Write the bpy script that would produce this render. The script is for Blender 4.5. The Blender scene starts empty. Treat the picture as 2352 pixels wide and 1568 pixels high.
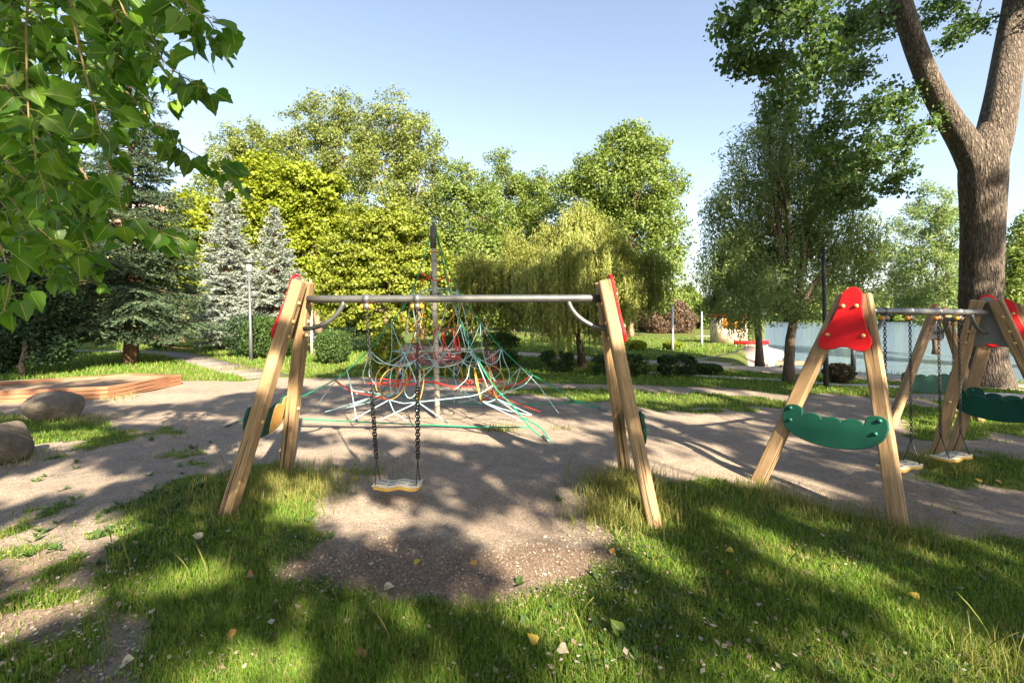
import bpy, bmesh, math, random
import numpy as np
from mathutils import Vector, Matrix, Quaternion

random.seed(7)
rng = np.random.default_rng(7)
SC = bpy.context.scene
COL = SC.collection
PI = math.pi

# ------------------------------------------------------------------ camera
CAM_H = 1.70
F = 1045.0                # focal length in units of a 2352 px wide picture
YH = 720.0                # horizon row in the same units
cd = bpy.data.cameras.new("camera")
cam = bpy.data.objects.new("camera", cd)
COL.objects.link(cam)
cam.location = (0, 0, CAM_H)
cam.rotation_euler = (PI / 2, 0, 0)
cd.sensor_width = 36
cd.lens = 36 * F / 2352
cd.shift_y = -(784 - YH) / 2352
cd.clip_start = 0.05
cd.clip_end = 3000
SC.camera = cam

# ------------------------------------------------------------------ light
ELEV = math.radians(33)
SH = np.array([-0.45, 0.893])
SH = SH / np.linalg.norm(SH)
COT = 1 / math.tan(ELEV)
w = bpy.data.worlds.new("World")
SC.world = w
w.use_nodes = True
wn = w.node_tree
bg = wn.nodes["Background"]
sky = wn.nodes.new("ShaderNodeTexSky")
sky.sky_type = 'NISHITA'
sky.sun_disc = False
sky.sun_elevation = ELEV
sky.sun_rotation = math.atan2(-SH[0], -SH[1])
sky.air_density = 1.0
sky.dust_density = 1.3
sky.ozone_density = 0.45
hs = wn.nodes.new("ShaderNodeHueSaturation")
hs.inputs["Saturation"].default_value = .82
hs.inputs["Value"].default_value = 1.04
wn.links.new(sky.outputs[0], hs.inputs["Color"])
wn.links.new(hs.outputs[0], bg.inputs[0])
bg.inputs[1].default_value = 0.06
sl = bpy.data.lights.new("sun", 'SUN')
sl.energy = 5.0
sl.angle = math.radians(0.65)
sl.color = (1.0, 0.845, 0.63)
so = bpy.data.objects.new("sun", sl)
COL.objects.link(so)
so.location = (10, -30, 25)
Ldir = Vector((SH[0] * math.cos(ELEV), SH[1] * math.cos(ELEV), -math.sin(ELEV)))
so.rotation_euler = Ldir.to_track_quat('-Z', 'Y').to_euler()
SC.view_settings.view_transform = 'Standard'
SC.view_settings.look = 'None'
SC.view_settings.exposure = 2.4
SC.view_settings.gamma = 1
SC.cycles.max_bounces = 8
SC.cycles.diffuse_bounces = 3
SC.cycles.glossy_bounces = 3
SC.cycles.transmission_bounces = 4
SC.cycles.transparent_max_bounces = 4
SC.cycles.sample_clamp_indirect = 6

# ------------------------------------------------------------------ places
def U(x, y, d):
    return np.array([(x - 1176) / F * d, d, CAM_H - (y - YH) / F * d])

def G(x, y, z=0.0):
    d = (CAM_H - z) * F / (y - YH)
    return np.array([(x - 1176) / F * d, d, z])

def sstep(a, b, t):
    t = np.clip((t - a) / (b - a), 0, 1)
    return t * t * (3 - 2 * t)

LAKE = np.array([(8.6, 15.6), (13, 23), (14.5, 27), (25, 45), (70, 126), (300, 140), (300, -40), (34, 4), (13.6, 11.9), (11.2, 13.9)])

def poly_sd(poly, x, y):
    """signed distance, positive inside"""
    x = np.asarray(x, float); y = np.asarray(y, float)
    d = np.full(x.shape, 1e9); ins = np.zeros(x.shape, bool)
    n = len(poly)
    for i in range(n):
        ax, ay = poly[i]; bx, by = poly[(i + 1) % n]
        ex, ey = bx - ax, by - ay
        t = np.clip(((x - ax) * ex + (y - ay) * ey) / (ex * ex + ey * ey), 0, 1)
        d = np.minimum(d, np.hypot(x - ax - t * ex, y - ay - t * ey))
        c = (ay > y) != (by > y)
        if ey != 0:
            xi = ax + (y - ay) / ey * ex
            ins ^= c & (x < xi)
    return np.where(ins, d, -d)

def gz(x, y):
    x = np.asarray(x, float); y = np.asarray(y, float)
    z = -0.12 * sstep(1.7, 3.2, x) * (1 - sstep(7.5, 10.5, y))
    z = z - 0.07 * np.exp(-((x + 1.0) / .62) ** 2 - ((y - 3.85) / .42) ** 2)
    z = z - 0.09 * np.exp(-((x - .12) / .5) ** 2 - ((y - 3.75) / .42) ** 2)
    z = z + 0.03 * np.exp(-((x + .45) / .25) ** 2 - ((y - 3.6) / .5) ** 2)
    near = 1 - sstep(9, 14, y)
    z = z + near * 0.012 * (np.sin(x * 3.1 + 1.3 * np.sin(y * 1.7)) + np.sin(y * 4.3 + 2.1 * np.sin(x * 1.1)))
    sd = poly_sd(LAKE, x, y)
    z = z - 2.0 * sstep(-1.2, 2.2, sd)
    return z

# grass cover as a function of the place on the ground, given by outlines
def PG(pts):
    return np.array([G(a, b)[:2] for a, b in pts])
LAWN = PG([(265, 1165), (380, 1112), (470, 1090), (640, 1062), (735, 1078), (722, 1180), (690, 1260), (640, 1315), (760, 1345), (920, 1358), (1100, 1362),
           (1300, 1345), (1400, 1290), (1430, 1225), (1365, 1170), (1385, 1118), (1480, 1098), (1600, 1105), (1740, 1118), (1900, 1132), (2060, 1172), (2352, 1212), (2800, 1262), (4200, 1500),
           (6000, 2400), (300, 2400), (330, 1560), (300, 1500), (240, 1330), (250, 1235)])
PATCHES = [(PG([(0, 955), (60, 962), (205, 965), (290, 990), (260, 1020), (160, 1030), (70, 1010), (0, 1000)]), .85),
           (PG([(80, 1035), (200, 1005), (300, 985), (320, 1000), (180, 1040), (90, 1062)]), .5),
           (PG([(-300, 1175), (120, 1150), (290, 1180), (240, 1330), (310, 1560), (300, 2400), (-800, 2400)]), .45),
           (PG([(745, 1062), (850, 1055), (905, 1075), (880, 1105), (760, 1110)]), .35),
           (PG([(1105, 975), (1160, 975), (1165, 992), (1110, 993)]), .6),
           (PG([(1160, 889), (1400, 895), (1600, 900), (1800, 910), (1822, 920), (1700, 932), (1500, 931), (1380, 925), (1180, 906)]), .95),
           (PG([(2040, 935), (2160, 915), (2500, 930), (2500, 970), (2200, 990), (2080, 980)]), .8),
           (PG([(2090, 1040), (2200, 1020), (2352, 1030), (2500, 1060), (2500, 1115), (2200, 1090), (2110, 1075)]), .8),
           (PG([(320, 1055), (420, 1030), (520, 1045), (500, 1075), (380, 1085)]), .42),
           (PG([(250, 990), (420, 975), (440, 995), (300, 1012)]), .5)]
BND = np.array([(-600, 872), (420, 874), (560, 872), (620, 862), (700, 868), (910, 866), (1100, 870), (1180, 881), (1400, 883), (1600, 886), (1800, 900), (2050, 906), (2352, 906), (2900, 906)], float)

def vnoise(x, y, s, seed=0):
    x = np.asarray(x) * s + seed * 17.3; y = np.asarray(y) * s + seed * 9.1
    xi = np.floor(x); yi = np.floor(y); fx = x - xi; fy = y - yi
    def h(a, b):
        v = np.sin(a * 127.1 + b * 311.7) * 43758.5453
        return v - np.floor(v)
    fx = fx * fx * (3 - 2 * fx); fy = fy * fy * (3 - 2 * fy)
    return (h(xi, yi) * (1 - fx) + h(xi + 1, yi) * fx) * (1 - fy) + (h(xi, yi + 1) * (1 - fx) + h(xi + 1, yi + 1) * fx) * fy

def grass_cover(x, y):
    x = np.asarray(x, float); y = np.asarray(y, float)
    wob = (vnoise(x, y, 3.0) - .5) * .34 + (vnoise(x, y, 9.0, 3) - .5) * .14
    wob = wob * np.clip(y / 4, .5, 2)
    g = np.clip((poly_sd(LAWN, x, y) + wob) / .22 + .5, 0, 1)
    for p, v in PATCHES:
        m = np.clip((poly_sd(p, x, y) + wob) / .25 + .5, 0, 1) * v
        if v < .8:
            m = np.where(vnoise(x, y, 4.2, 5) + .3 * vnoise(x, y, 13, 6) > 1.06 - .62 * v, np.minimum(1, m * 1.5), m * .25)
        g = np.maximum(g, m)
    yy = np.maximum(y, .5)
    xp = 1176 + F * x / yy; yp = YH + F * CAM_H / yy
    b = np.interp(xp, BND[:, 0], BND[:, 1])
    far = np.clip((b - yp + (vnoise(x, y, 1.1, 2) - .5) * 9) / 5 + .5, 0, 1) * (y > 5)
    g = np.maximum(g, far)
    g = np.where(y < .3, 1, g)
    return g

# ------------------------------------------------------------------ mesh building
WL = {}
def link(o, parent=None, wl=(0, 0, 0)):
    COL.objects.link(o)
    if parent is not None:
        o.parent = parent
    WL[o.name] = np.array(wl, float)
    return o

def tag(o, label=None, cat=None, group=None, kind=None):
    if label: o['label'] = label
    if cat: o['category'] = cat
    if group: o['group'] = group
    if kind: o['kind'] = kind
    return o

def thing(name, loc, label, cat, group=None):
    o = bpy.data.objects.new(name, None)
    o.empty_display_size = .2
    o.location = tuple(loc)
    link(o, None, loc)
    return tag(o, label, cat, group)

class MB:
    def __init__(s):
        s.v = []; s.q = []; s.t = []; s.ng = []; s.n = 0; s.at = []
    def add(s, v, q=None, t=None, at=None):
        v = np.asarray(v, float).reshape(-1, 3)
        if q is not None and len(q): s.q.append(np.asarray(q, int).reshape(-1, 4) + s.n)
        if t is not None and len(t): s.t.append(np.asarray(t, int).reshape(-1, 3) + s.n)
        s.v.append(v)
        if at is not None: s.at.append(np.asarray(at, float).reshape(-1, 2))
        s.n += len(v)
    def tube(s, pts, rad, n=8, cap=True):
        pts = np.asarray(pts, float); m = len(pts)
        rad = np.broadcast_to(np.asarray(rad, float), (m,))
        tan = np.gradient(pts, axis=0)
        tan /= np.maximum(np.linalg.norm(tan, axis=1, keepdims=True), 1e-9)
        up = np.array([0, 0, 1.0]) if abs(tan[0][2]) < .9 else np.array([1.0, 0, 0])
        a = np.cross(tan[0], up); a /= np.linalg.norm(a)
        ang = np.arange(n) * 2 * PI / n
        V = np.zeros((m, n, 3))
        for i in range(m):
            a = a - tan[i] * a.dot(tan[i]); a /= max(np.linalg.norm(a), 1e-9)
            b = np.cross(tan[i], a)
            V[i] = pts[i] + rad[i] * (np.cos(ang)[:, None] * a + np.sin(ang)[:, None] * b)
        i0 = np.arange(m - 1)[:, None] * n; j = np.arange(n)[None, :]; j2 = (j + 1) % n
        Q = np.stack([i0 + j, i0 + j2, i0 + n + j2, i0 + n + j], -1).reshape(-1, 4)
        V = V.reshape(-1, 3); T = None
        if cap:
            V = np.vstack([V, pts[0], pts[-1]])
            c0, c1 = m * n, m * n + 1
            T = [(c0, (k + 1) % n, k) for k in range(n)] + [(c1, (m - 1) * n + k, (m - 1) * n + (k + 1) % n) for k in range(n)]
        s.add(V, Q, T)
    def loop(s, pts, r, n=6):
        pts = np.asarray(pts, float); m = len(pts)
        tan = np.roll(pts, -1, 0) - np.roll(pts, 1, 0)
        tan /= np.maximum(np.linalg.norm(tan, axis=1, keepdims=True), 1e-9)
        c = pts.mean(0); V = np.zeros((m, n, 3)); ang = np.arange(n) * 2 * PI / n
        for i in range(m):
            a = pts[i] - c; a = a - tan[i] * a.dot(tan[i])
            if np.linalg.norm(a) < 1e-6: a = np.array([0, 0, 1.0])
            a /= np.linalg.norm(a); b = np.cross(tan[i], a)
            V[i] = pts[i] + r * (np.cos(ang)[:, None] * a + np.sin(ang)[:, None] * b)
        i0 = np.arange(m)[:, None] * n; i1 = ((np.arange(m) + 1) % m)[:, None] * n
        j = np.arange(n)[None, :]; j2 = (j + 1) % n
        s.add(V.reshape(-1, 3), np.stack([i0 + j, i0 + j2, i1 + j2, i1 + j], -1).reshape(-1, 4))
    def box(s, c, size, rz=0, rx=0):
        sx, sy, sz = np.array(size) / 2
        v = np.array([(a, b, d) for a in (-sx, sx) for b in (-sy, sy) for d in (-sz, sz)])
        R = np.array(Matrix.Rotation(rz, 3, 'Z') @ Matrix.Rotation(rx, 3, 'X'))
        s.add(v @ R.T + np.array(c), [(0, 1, 3, 2), (4, 6, 7, 5), (0, 4, 5, 1), (2, 3, 7, 6), (0, 2, 6, 4), (1, 5, 7, 3)])
    def sphere(s, c, r, n=8, m=6, sq=(1, 1, 1)):
        v = [(0, 0, 1)]
        for i in range(1, m):
            for j in range(n):
                th = PI * i / m; ph = 2 * PI * j / n
                v.append((math.sin(th) * math.cos(ph), math.sin(th) * math.sin(ph), math.cos(th)))
        v.append((0, 0, -1)); L = len(v) - 1
        q = []; t = []
        for j in range(n):
            t.append((0, 1 + j, 1 + (j + 1) % n)); t.append((L, L - n + (j + 1) % n, L - n + j))
            for i in range(m - 2):
                a = 1 + i * n
                q.append((a + j, a + n + j, a + n + (j + 1) % n, a + (j + 1) % n))
        s.add(np.array(v) * np.array(sq) * r + np.array(c), q, t)
    def build(s, name, mat, parent=None, smooth=False, bevel=0):
        V = np.vstack(s.v)
        wl = WL[parent.name] if parent is not None else np.zeros(3)
        me = bpy.data.meshes.new(name)
        Vl = V - wl
        nq = sum(len(a) for a in s.q); nt = sum(len(a) for a in s.t)
        loops = np.concatenate([a.ravel() for a in s.q] + [a.ravel() for a in s.t]).astype(np.int32)
        start = np.concatenate([np.arange(nq) * 4, nq * 4 + np.arange(nt) * 3]).astype(np.int32)
        me.vertices.add(len(Vl)); me.vertices.foreach_set("co", Vl.astype(np.float32).ravel())
        me.loops.add(len(loops)); me.loops.foreach_set("vertex_index", loops)
        me.polygons.add(nq + nt); me.polygons.foreach_set("loop_start", start)
        if smooth:
            me.polygons.foreach_set("use_smooth", np.ones(nq + nt, bool))
        if s.at:
            A = np.vstack(s.at)
            at = me.attributes.new("lv", 'FLOAT2', 'POINT')
            at.data.foreach_set("vector", A.astype(np.float32).ravel())
        me.update(calc_edges=True)
        me.validate()
        if bevel:
            bm = bmesh.new(); bm.from_mesh(me)
            bmesh.ops.recalc_face_normals(bm, faces=bm.faces)
            es = [e for e in bm.edges if len(e.link_faces) == 2 and e.calc_face_angle(0) > .6]
            bmesh.ops.bevel(bm, geom=es, offset=bevel, segments=2, affect='EDGES', profile=.6)
            bm.to_mesh(me); bm.free()
        me.materials.append(mat)
        o = bpy.data.objects.new(name, me)
        return link(o, parent, wl)

def prism(name, outline, org, ux, uy, thick, mat, parent, bevel=.008):
    """outline (u,v) lifted into the plane org+u*ux+v*uy, given a thickness"""
    wl = WL[parent.name]
    ux = np.array(ux, float); uy = np.array(uy, float)
    nrm = np.cross(ux, uy); nrm /= np.linalg.norm(nrm)
    bm = bmesh.new()
    fr = [bm.verts.new(np.array(org) + u * ux + v * uy + nrm * thick / 2 - wl) for u, v in outline]
    bk = [bm.verts.new(np.array(org) + u * ux + v * uy - nrm * thick / 2 - wl) for u, v in outline]
    n = len(outline)
    f1 = bm.faces.new(fr); f2 = bm.faces.new(bk[::-1])
    for i in range(n):
        bm.faces.new((fr[i], bk[i], bk[(i + 1) % n], fr[(i + 1) % n]))
    bmesh.ops.recalc_face_normals(bm, faces=bm.faces)
    if bevel:
        es = list(f1.edges) + list(f2.edges)
        bmesh.ops.bevel(bm, geom=es, offset=bevel, segments=2, affect='EDGES', profile=.5)
    me = bpy.data.meshes.new(name)
    bm.to_mesh(me); bm.free()
    me.materials.append(mat)
    return link(bpy.data.objects.new(name, me), parent, wl)

# ------------------------------------------------------------------ materials
def mat(name):
    m = bpy.data.materials.new(name); m.use_nodes = True
    nt = m.node_tree; p = nt.nodes["Principled BSDF"]
    return m, nt, p
def nd(nt, typ, **kw):
    n = nt.nodes.new(typ)
    for k, v in kw.items(): setattr(n, k, v)
    return n
def ramp(nt, src, stops):
    r = nd(nt, "ShaderNodeValToRGB"); e = r.color_ramp.elements
    while len(e) < len(stops): e.new(.5)
    for x, (p, c) in zip(e, stops): x.position = p; x.color = (*c, 1)
    nt.links.new(src, r.inputs[0]); return r.outputs[0]
def noise(nt, scale, detail=6, rough=.6, vec=None, dist=0):
    n = nd(nt, "ShaderNodeTexNoise"); n.inputs["Scale"].default_value = scale
    n.inputs["Detail"].default_value = detail; n.inputs["Roughness"].default_value = rough
    n.inputs["Distortion"].default_value = dist
    if vec is not None: nt.links.new(vec, n.inputs["Vector"])
    return n.outputs["Fac"]
def mapped(nt, scale, kind="Object"):
    tc = nd(nt, "ShaderNodeTexCoord"); mp = nd(nt, "ShaderNodeMapping")
    mp.inputs["Scale"].default_value = scale
    nt.links.new(tc.outputs[kind], mp.inputs[0]); return mp.outputs[0]
def mixc(nt, f, a, b, mode='MIX'):
    m = nd(nt, "ShaderNodeMix", data_type='RGBA', blend_type=mode)
    for s, v in ((0, f), (6, a), (7, b)):
        if hasattr(v, "is_linked"): nt.links.new(v, m.inputs[s])
        else: m.inputs[s].default_value = v if s == 0 else (*v, 1)
    return m.outputs[2]
def bump(nt, p, h, strength, dist=.02):
    b = nd(nt, "ShaderNodeBump"); b.inputs["Strength"].default_value = strength; b.inputs["Distance"].default_value = dist
    nt.links.new(h, b.inputs["Height"]); nt.links.new(b.outputs[0], p.inputs["Normal"])

def leaf_mat(name, cols, trans=.35, rough=.5, tcol=1.35, spec=.3, k_=.78):
    cols = [tuple(x * k_ for x in c) for c in cols]
    m, nt, p = mat(name)
    g = nd(nt, "ShaderNodeNewGeometry")
    k = len(cols)
    c = ramp(nt, g.outputs["Random Per Island"], [((i + .5) / k, cc) for i, cc in enumerate(cols)])
    nt.links.new(c, p.inputs["Base Color"])
    p.inputs["Roughness"].default_value = rough
    p.inputs["Specular IOR Level"].default_value = spec
    t = nd(nt, "ShaderNodeBsdfTranslucent")
    tc = mixc(nt, 1.0, c, (tcol, tcol * 1.0, tcol * .45), 'MULTIPLY')
    nt.links.new(tc, t.inputs[0])
    mx = nd(nt, "ShaderNodeMixShader"); mx.inputs[0].default_value = trans
    nt.links.new(p.outputs[0], mx.inputs[1]); nt.links.new(t.outputs[0], mx.inputs[2])
    nt.links.new(mx.outputs[0], nt.nodes["Material Output"].inputs[0])
    return m

def plain(name, col, rough=.5, metal=0, var=.15, scale=20, bumps=0, spec=.5, coat=0):
    m, nt, p = mat(name)
    v = mapped(nt, (1, 1, 1))
    f = noise(nt, scale, 5, .6, v)
    lo = tuple(c * (1 - var) for c in col); hi = tuple(min(1, c * (1 + var)) for c in col)
    nt.links.new(ramp(nt, f, [(.3, lo), (.7, hi)]), p.inputs["Base Color"])
    p.inputs["Roughness"].default_value = rough; p.inputs["Metallic"].default_value = metal
    p.inputs["Specular IOR Level"].default_value = spec
    p.inputs["Coat Weight"].default_value = coat
    if bumps: bump(nt, p, noise(nt, scale * 4, 4, .6, v), bumps, .01)
    return m

def wood(name, lo, hi, dark, grain=1.0):
    m, nt, p = mat(name)
    v = mapped(nt, (14 * grain, 14 * grain, .9))
    n1 = noise(nt, 2.2, 8, .65, v, 1.2)
    c = ramp(nt, n1, [(.28, dark), (.45, lo), (.7, hi)])
    v2 = mapped(nt, (3, 3, 1.1))
    n2 = noise(nt, 2.6, 4, .6, v2)
    c = mixc(nt, ramp(nt, n2, [(.4, (0, 0, 0)), (.75, (1, 1, 1))]), c, tuple(x * .72 for x in lo))
    v3 = mapped(nt, (26, 26, .55))
    n3 = noise(nt, 1.6, 2, .5, v3, .3)
    c = mixc(nt, ramp(nt, n3, [(.60, (0, 0, 0)), (.64, (1, 1, 1))]), c, tuple(x * .35 for x in dark))
    nt.links.new(c, p.inputs["Base Color"]); p.inputs["Roughness"].default_value = .72
    bump(nt, p, n1, .35, .006)
    return m

def bark(name, lo, hi, sc=1.0, depth=.05):
    m, nt, p = mat(name)
    v = mapped(nt, (7 * sc, 7 * sc, 1.6 * sc))
    n = noise(nt, 1.4, 8, .62, v, 1.0)
    vo = nd(nt, "ShaderNodeTexVoronoi", feature='DISTANCE_TO_EDGE'); vo.inputs["Scale"].default_value = 1.5
    wv = nd(nt, "ShaderNodeVectorMath", operation='ADD')
    nz = nd(nt, "ShaderNodeTexNoise"); nz.inputs["Scale"].default_value = 2.0
    nt.links.new(v, nz.inputs["Vector"]); nt.links.new(v, wv.inputs[0]); nt.links.new(nz.outputs["Color"], wv.inputs[1])
    nt.links.new(wv.outputs[0], vo.inputs["Vector"])
    mm = nd(nt, "ShaderNodeMath", operation='MULTIPLY_ADD'); mm.inputs[1].default_value = 1.1
    nt.links.new(vo.outputs["Distance"], mm.inputs[0]); nt.links.new(n, mm.inputs[2])
    c = ramp(nt, mm.outputs[0], [(.38, lo), (.72, tuple((a + b) / 2 for a, b in zip(lo, hi))), (1.0, hi)])
    nt.links.new(c, p.inputs["Base Color"]); p.inputs["Roughness"].default_value = .9
    p.inputs["Specular IOR Level"].default_value = .15
    bump(nt, p, mm.outputs[0], 1.0, depth)
    return m

M = {}
M['wood'] = wood("weathered_pine", (.265, .168, .08), (.39, .268, .145), (.12, .072, .036))
M['sandbox'] = wood("stained_boards", (.255, .115, .058), (.335, .165, .09), (.13, .06, .032))
M['bench'] = plain("red_brown_slats", (.135, .052, .05), .5, 0, .25, 8)
M['redback'] = plain("grey_plastic_back", (.16, .17, .175), .55, 0, .1, 6)
M['yellow'] = plain("tan_section", (.48, .26, .075), .5, 0, .1, 6)
M['bolt'] = plain("cream_caps", (.55, .38, .14), .45, 0, .1, 30)
M['gbolt'] = plain("green_caps", (.006, .11, .07), .4, 0, .1, 30)
M['steel'] = plain("galvanised_tube", (.15, .155, .158), .42, .7, .22, 9)
M['mast'] = plain("painted_mast", (.36, .33, .29), .55, .1, .22, 8)
M['sleeve'] = plain("dark_grey_sleeve", (.10, .092, .085), .6, .2, .25, 12)
M['chain'] = plain("dark_chain", (.045, .042, .042), .5, .6, .3, 60)
M['orange'] = plain("orange_bearing", (.62, .23, .012), .4, 0, .1, 20)
M['seat'] = plain("cream_seat", (.70, .62, .46), .5, 0, .07, 15)
M['seatedge'] = plain("ochre_edge", (.55, .34, .07), .5, 0, .15, 15)
M['slot'] = plain("seat_slot", (.06, .05, .045), .7, 0, .1, 15)
M['lamp'] = plain("lamp_paint", (.10, .105, .12), .5, .3, .15, 6)
M['lamppale'] = plain("pale_lamp_paint", (.45, .46, .47), .5, .2, .12, 6)
M['lampglass'] = plain("lamp_diffuser", (.5, .48, .42), .3, 0, .1, 10)
M['dark'] = plain("dark_metal", (.03, .03, .033), .5, .4, .2, 12)
for nme, c in (('rgreen', (.014, .215, .125)), ('rred', (.45, .045, .035)), ('rblue', (.29, .46, .47)), ('ryellow', (.46, .26, .05)), ('rwhite', (.32, .44, .45))):
    M[nme] = plain("rope_" + nme[1:], c, .75, 0, .2, 90, .3, .2)

def plastic(name, col, scuff, rough):
    m, nt, p = mat(name); v = mapped(nt, (1, 1, 1))
    c = ramp(nt, noise(nt, 3.5, 5, .6, v), [(.3, tuple(x * .82 for x in col)), (.7, tuple(x * 1.1 for x in col))])
    sc = noise(nt, 5, 6, .75, mapped(nt, (1, 1, 5)), 1.5)
    c = mixc(nt, ramp(nt, sc, [(.66, (0, 0, 0)), (.70, (.6, .6, .6))]), c, scuff)
    d = noise(nt, 30, 5, .7, v)
    c = mixc(nt, ramp(nt, d, [(.62, (0, 0, 0)), (.75, (.5, .5, .5))]), c, tuple(x * .45 for x in col))
    nt.links.new(c, p.inputs["Base Color"]); p.inputs["Specular IOR Level"].default_value = .25
    nt.links.new(ramp(nt, sc, [(.3, (rough,) * 3), (.75, (min(1, rough + .3),) * 3)]), p.inputs["Roughness"])
    bump(nt, p, d, .08, .005)
    return m
M['red'] = plastic("red_plastic", (.56, .007, .011), (.60, .10, .09), .4)
M['green'] = plastic("green_plastic", (.003, .058, .038), (.035, .15, .11), .45)

# ground: dirt and turf mixed by the cover attribute
def ground_mat():
    m, nt, p = mat("dirt_and_turf")
    v = mapped(nt, (1, 1, 1))
    big = noise(nt, .55, 5, .6, v)
    mid = noise(nt, 5, 8, .7, v)
    fine = noise(nt, 48, 7, .8, v)
    d1 = ramp(nt, big, [(.3, (.165, .140, .118)), (.7, (.265, .218, .176))])
    d2 = mixc(nt, ramp(nt, mid, [(.35, (0, 0, 0)), (.75, (1, 1, 1))]), d1, (.335, .275, .218))
    d3 = mixc(nt, ramp(nt, fine, [(.34, (1, 1, 1)), (.52, (0, 0, 0))]), d2, (.085, .072, .064))
    vo = nd(nt, "ShaderNodeTexVoronoi"); vo.inputs["Scale"].default_value = 55; nt.links.new(v, vo.inputs["Vector"])
    d3 = mixc(nt, ramp(nt, vo.outputs["Distance"], [(.12, (1, 1, 1)), (.24, (0, 0, 0))]), d3, (.44, .39, .34))
    so_ = nd(nt, "ShaderNodeAttribute"); so_.attribute_name = "soil"
    s1 = ramp(nt, fine, [(.3, (.075, .055, .042)), (.5, (.15, .11, .084)), (.68, (.29, .225, .175))])
    sa = nd(nt, "ShaderNodeMath", operation='MULTIPLY_ADD'); sa.inputs[1].default_value = .8; sa.inputs[2].default_value = -.4
    nt.links.new(mid, sa.inputs[0])
    sb_ = nd(nt, "ShaderNodeMath", operation='ADD', use_clamp=True); nt.links.new(so_.outputs["Fac"], sb_.inputs[0]); nt.links.new(sa.outputs[0], sb_.inputs[1])
    d3 = mixc(nt, ramp(nt, sb_.outputs[0], [(.15, (0, 0, 0)), (.95, (1, 1, 1))]), d3, s1)
    at = nd(nt, "ShaderNodeAttribute"); at.attribute_name = "cover"
    g1 = ramp(nt, mid, [(.3, (.050, .075, .018)), (.7, (.115, .135, .035))])
    g2 = mixc(nt, ramp(nt, fine, [(.4, (0, 0, 0)), (.7, (1, 1, 1))]), g1, (.075, .10, .022))
    ad = nd(nt, "ShaderNodeMath", operation='MULTIPLY_ADD'); ad.inputs[1].default_value = .5; ad.inputs[2].default_value = -.25
    nt.links.new(mid, ad.inputs[0])
    sm = nd(nt, "ShaderNodeMath", operation='ADD', use_clamp=True)
    nt.links.new(at.outputs["Fac"], sm.inputs[0]); nt.links.new(ad.outputs[0], sm.inputs[1])
    f = ramp(nt, sm.outputs[0], [(.38, (0, 0, 0)), (.62, (1, 1, 1))])
    nt.links.new(mixc(nt, f, d3, g2), p.inputs["Base Color"])
    p.inputs["Roughness"].default_value = .95; p.inputs["Specular IOR Level"].default_value = .1
    hh = nd(nt, "ShaderNodeMath", operation='ADD'); nt.links.new(mid, hh.inputs[0])
    h2 = nd(nt, "ShaderNodeMath", operation='MULTIPLY'); h2.inputs[1].default_value = .35; nt.links.new(fine, h2.inputs[0])
    nt.links.new(h2.outputs[0], hh.inputs[1])
    bump(nt, p, hh.outputs[0], .7, .03)
    return m
M['ground'] = ground_mat()
M['asphalt'] = plain("path_asphalt", (.20, .18, .165), .9, 0, .25, 14, .3, .2)
M['promenade'] = plain("promenade_paving", (.34, .285, .24), .9, 0, .18, 9, .2, .2)
M['kerb'] = plain("kerb_concrete", (.42, .40, .37), .9, 0, .15, 9, .2, .2)
M['sand'] = plain("sand", (.235, .17, .118), .95, 0, .22, 7, .6, .1)

# ------------------------------------------------------------------ setting
def axis(segs):
    out = []
    for a, b, n in segs:
        out += list(np.linspace(a, b, n, endpoint=False))
    return np.array(out + [segs[-1][1]])
gx = axis([(-900, -80, 8), (-80, -16, 26), (-16, -6, 50), (-6, 6, 150), (6, 18, 80), (18, 80, 30), (80, 900, 8)])
gy = axis([(-60, 0, 14), (0, 1.2, 8), (1.2, 6, 96), (6, 12, 60), (12, 30, 70), (30, 140, 40), (140, 1500, 8)])
GX, GY = np.meshgrid(gx, gy)
X, Y = GX.ravel(), GY.ravel()
nx, ny = len(gx), len(gy)
gb = MB()
ii = (np.arange(ny - 1)[:, None] * nx + np.arange(nx - 1)[None, :]).ravel()
gb.add(np.stack([X, Y, gz(X, Y)], 1), np.stack([ii, ii + 1, ii + nx + 1, ii + nx], 1))
ground = gb.build("ground", M['ground'], smooth=True)
tag(ground, kind='structure', label="grey brown dirt and thin turf of the playground and park")
ca = ground.data.attributes.new("cover", 'FLOAT', 'POINT')
ca.data.foreach_set("value", grass_cover(X, Y).astype(np.float32))

SOIL = [(PG([(600, 1330), (690, 1240), (900, 1232), (1000, 1255), (1150, 1238), (1300, 1240), (1445, 1205), (1430, 1300), (1300, 1385), (900, 1390), (740, 1375)]), 1.0),
        (PG([(-400, 1290), (60, 1250), (250, 1290), (330, 1560), (300, 2400), (-900, 2400)]), .75), (PG([(1090, 1130), (1240, 1120), (1330, 1180), (1180, 1230), (1080, 1190)]), .4)]
def soil_cover(x, y):
    wob = (vnoise(x, y, 3.5, 31) - .5) * .4 + (vnoise(x, y, 11, 33) - .5) * .16
    g = np.zeros(len(x))
    for p_, v_ in SOIL: g = np.maximum(g, np.clip((poly_sd(p_, x, y) + wob) / .3 + .5, 0, 1) * v_)
    return g
cs_ = ground.data.attributes.new("soil", 'FLOAT', 'POINT')
cs_.data.foreach_set("value", soil_cover(X, Y).astype(np.float32))

wm, nt, p = mat("lake_water")
p.inputs["Base Color"].default_value = (.10, .15, .20, 1); p.inputs["Roughness"].default_value = .06
p.inputs["Specular IOR Level"].default_value = .5
bump(nt, p, noise(nt, 1.0, 5, .6, mapped(nt, (.9, 3.2, 1))), 1.0, .22)
lk = MB()
lk.add([(5, 3, -.62), (340, -45, -.62), (340, 150, -.62), (60, 150, -.62), (5, 20, -.62)], [(0, 1, 2, 3)], [(0, 3, 4)])
tag(lk.build("water", wm), kind='structure', label="pale lake water reflecting the sky")

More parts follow.
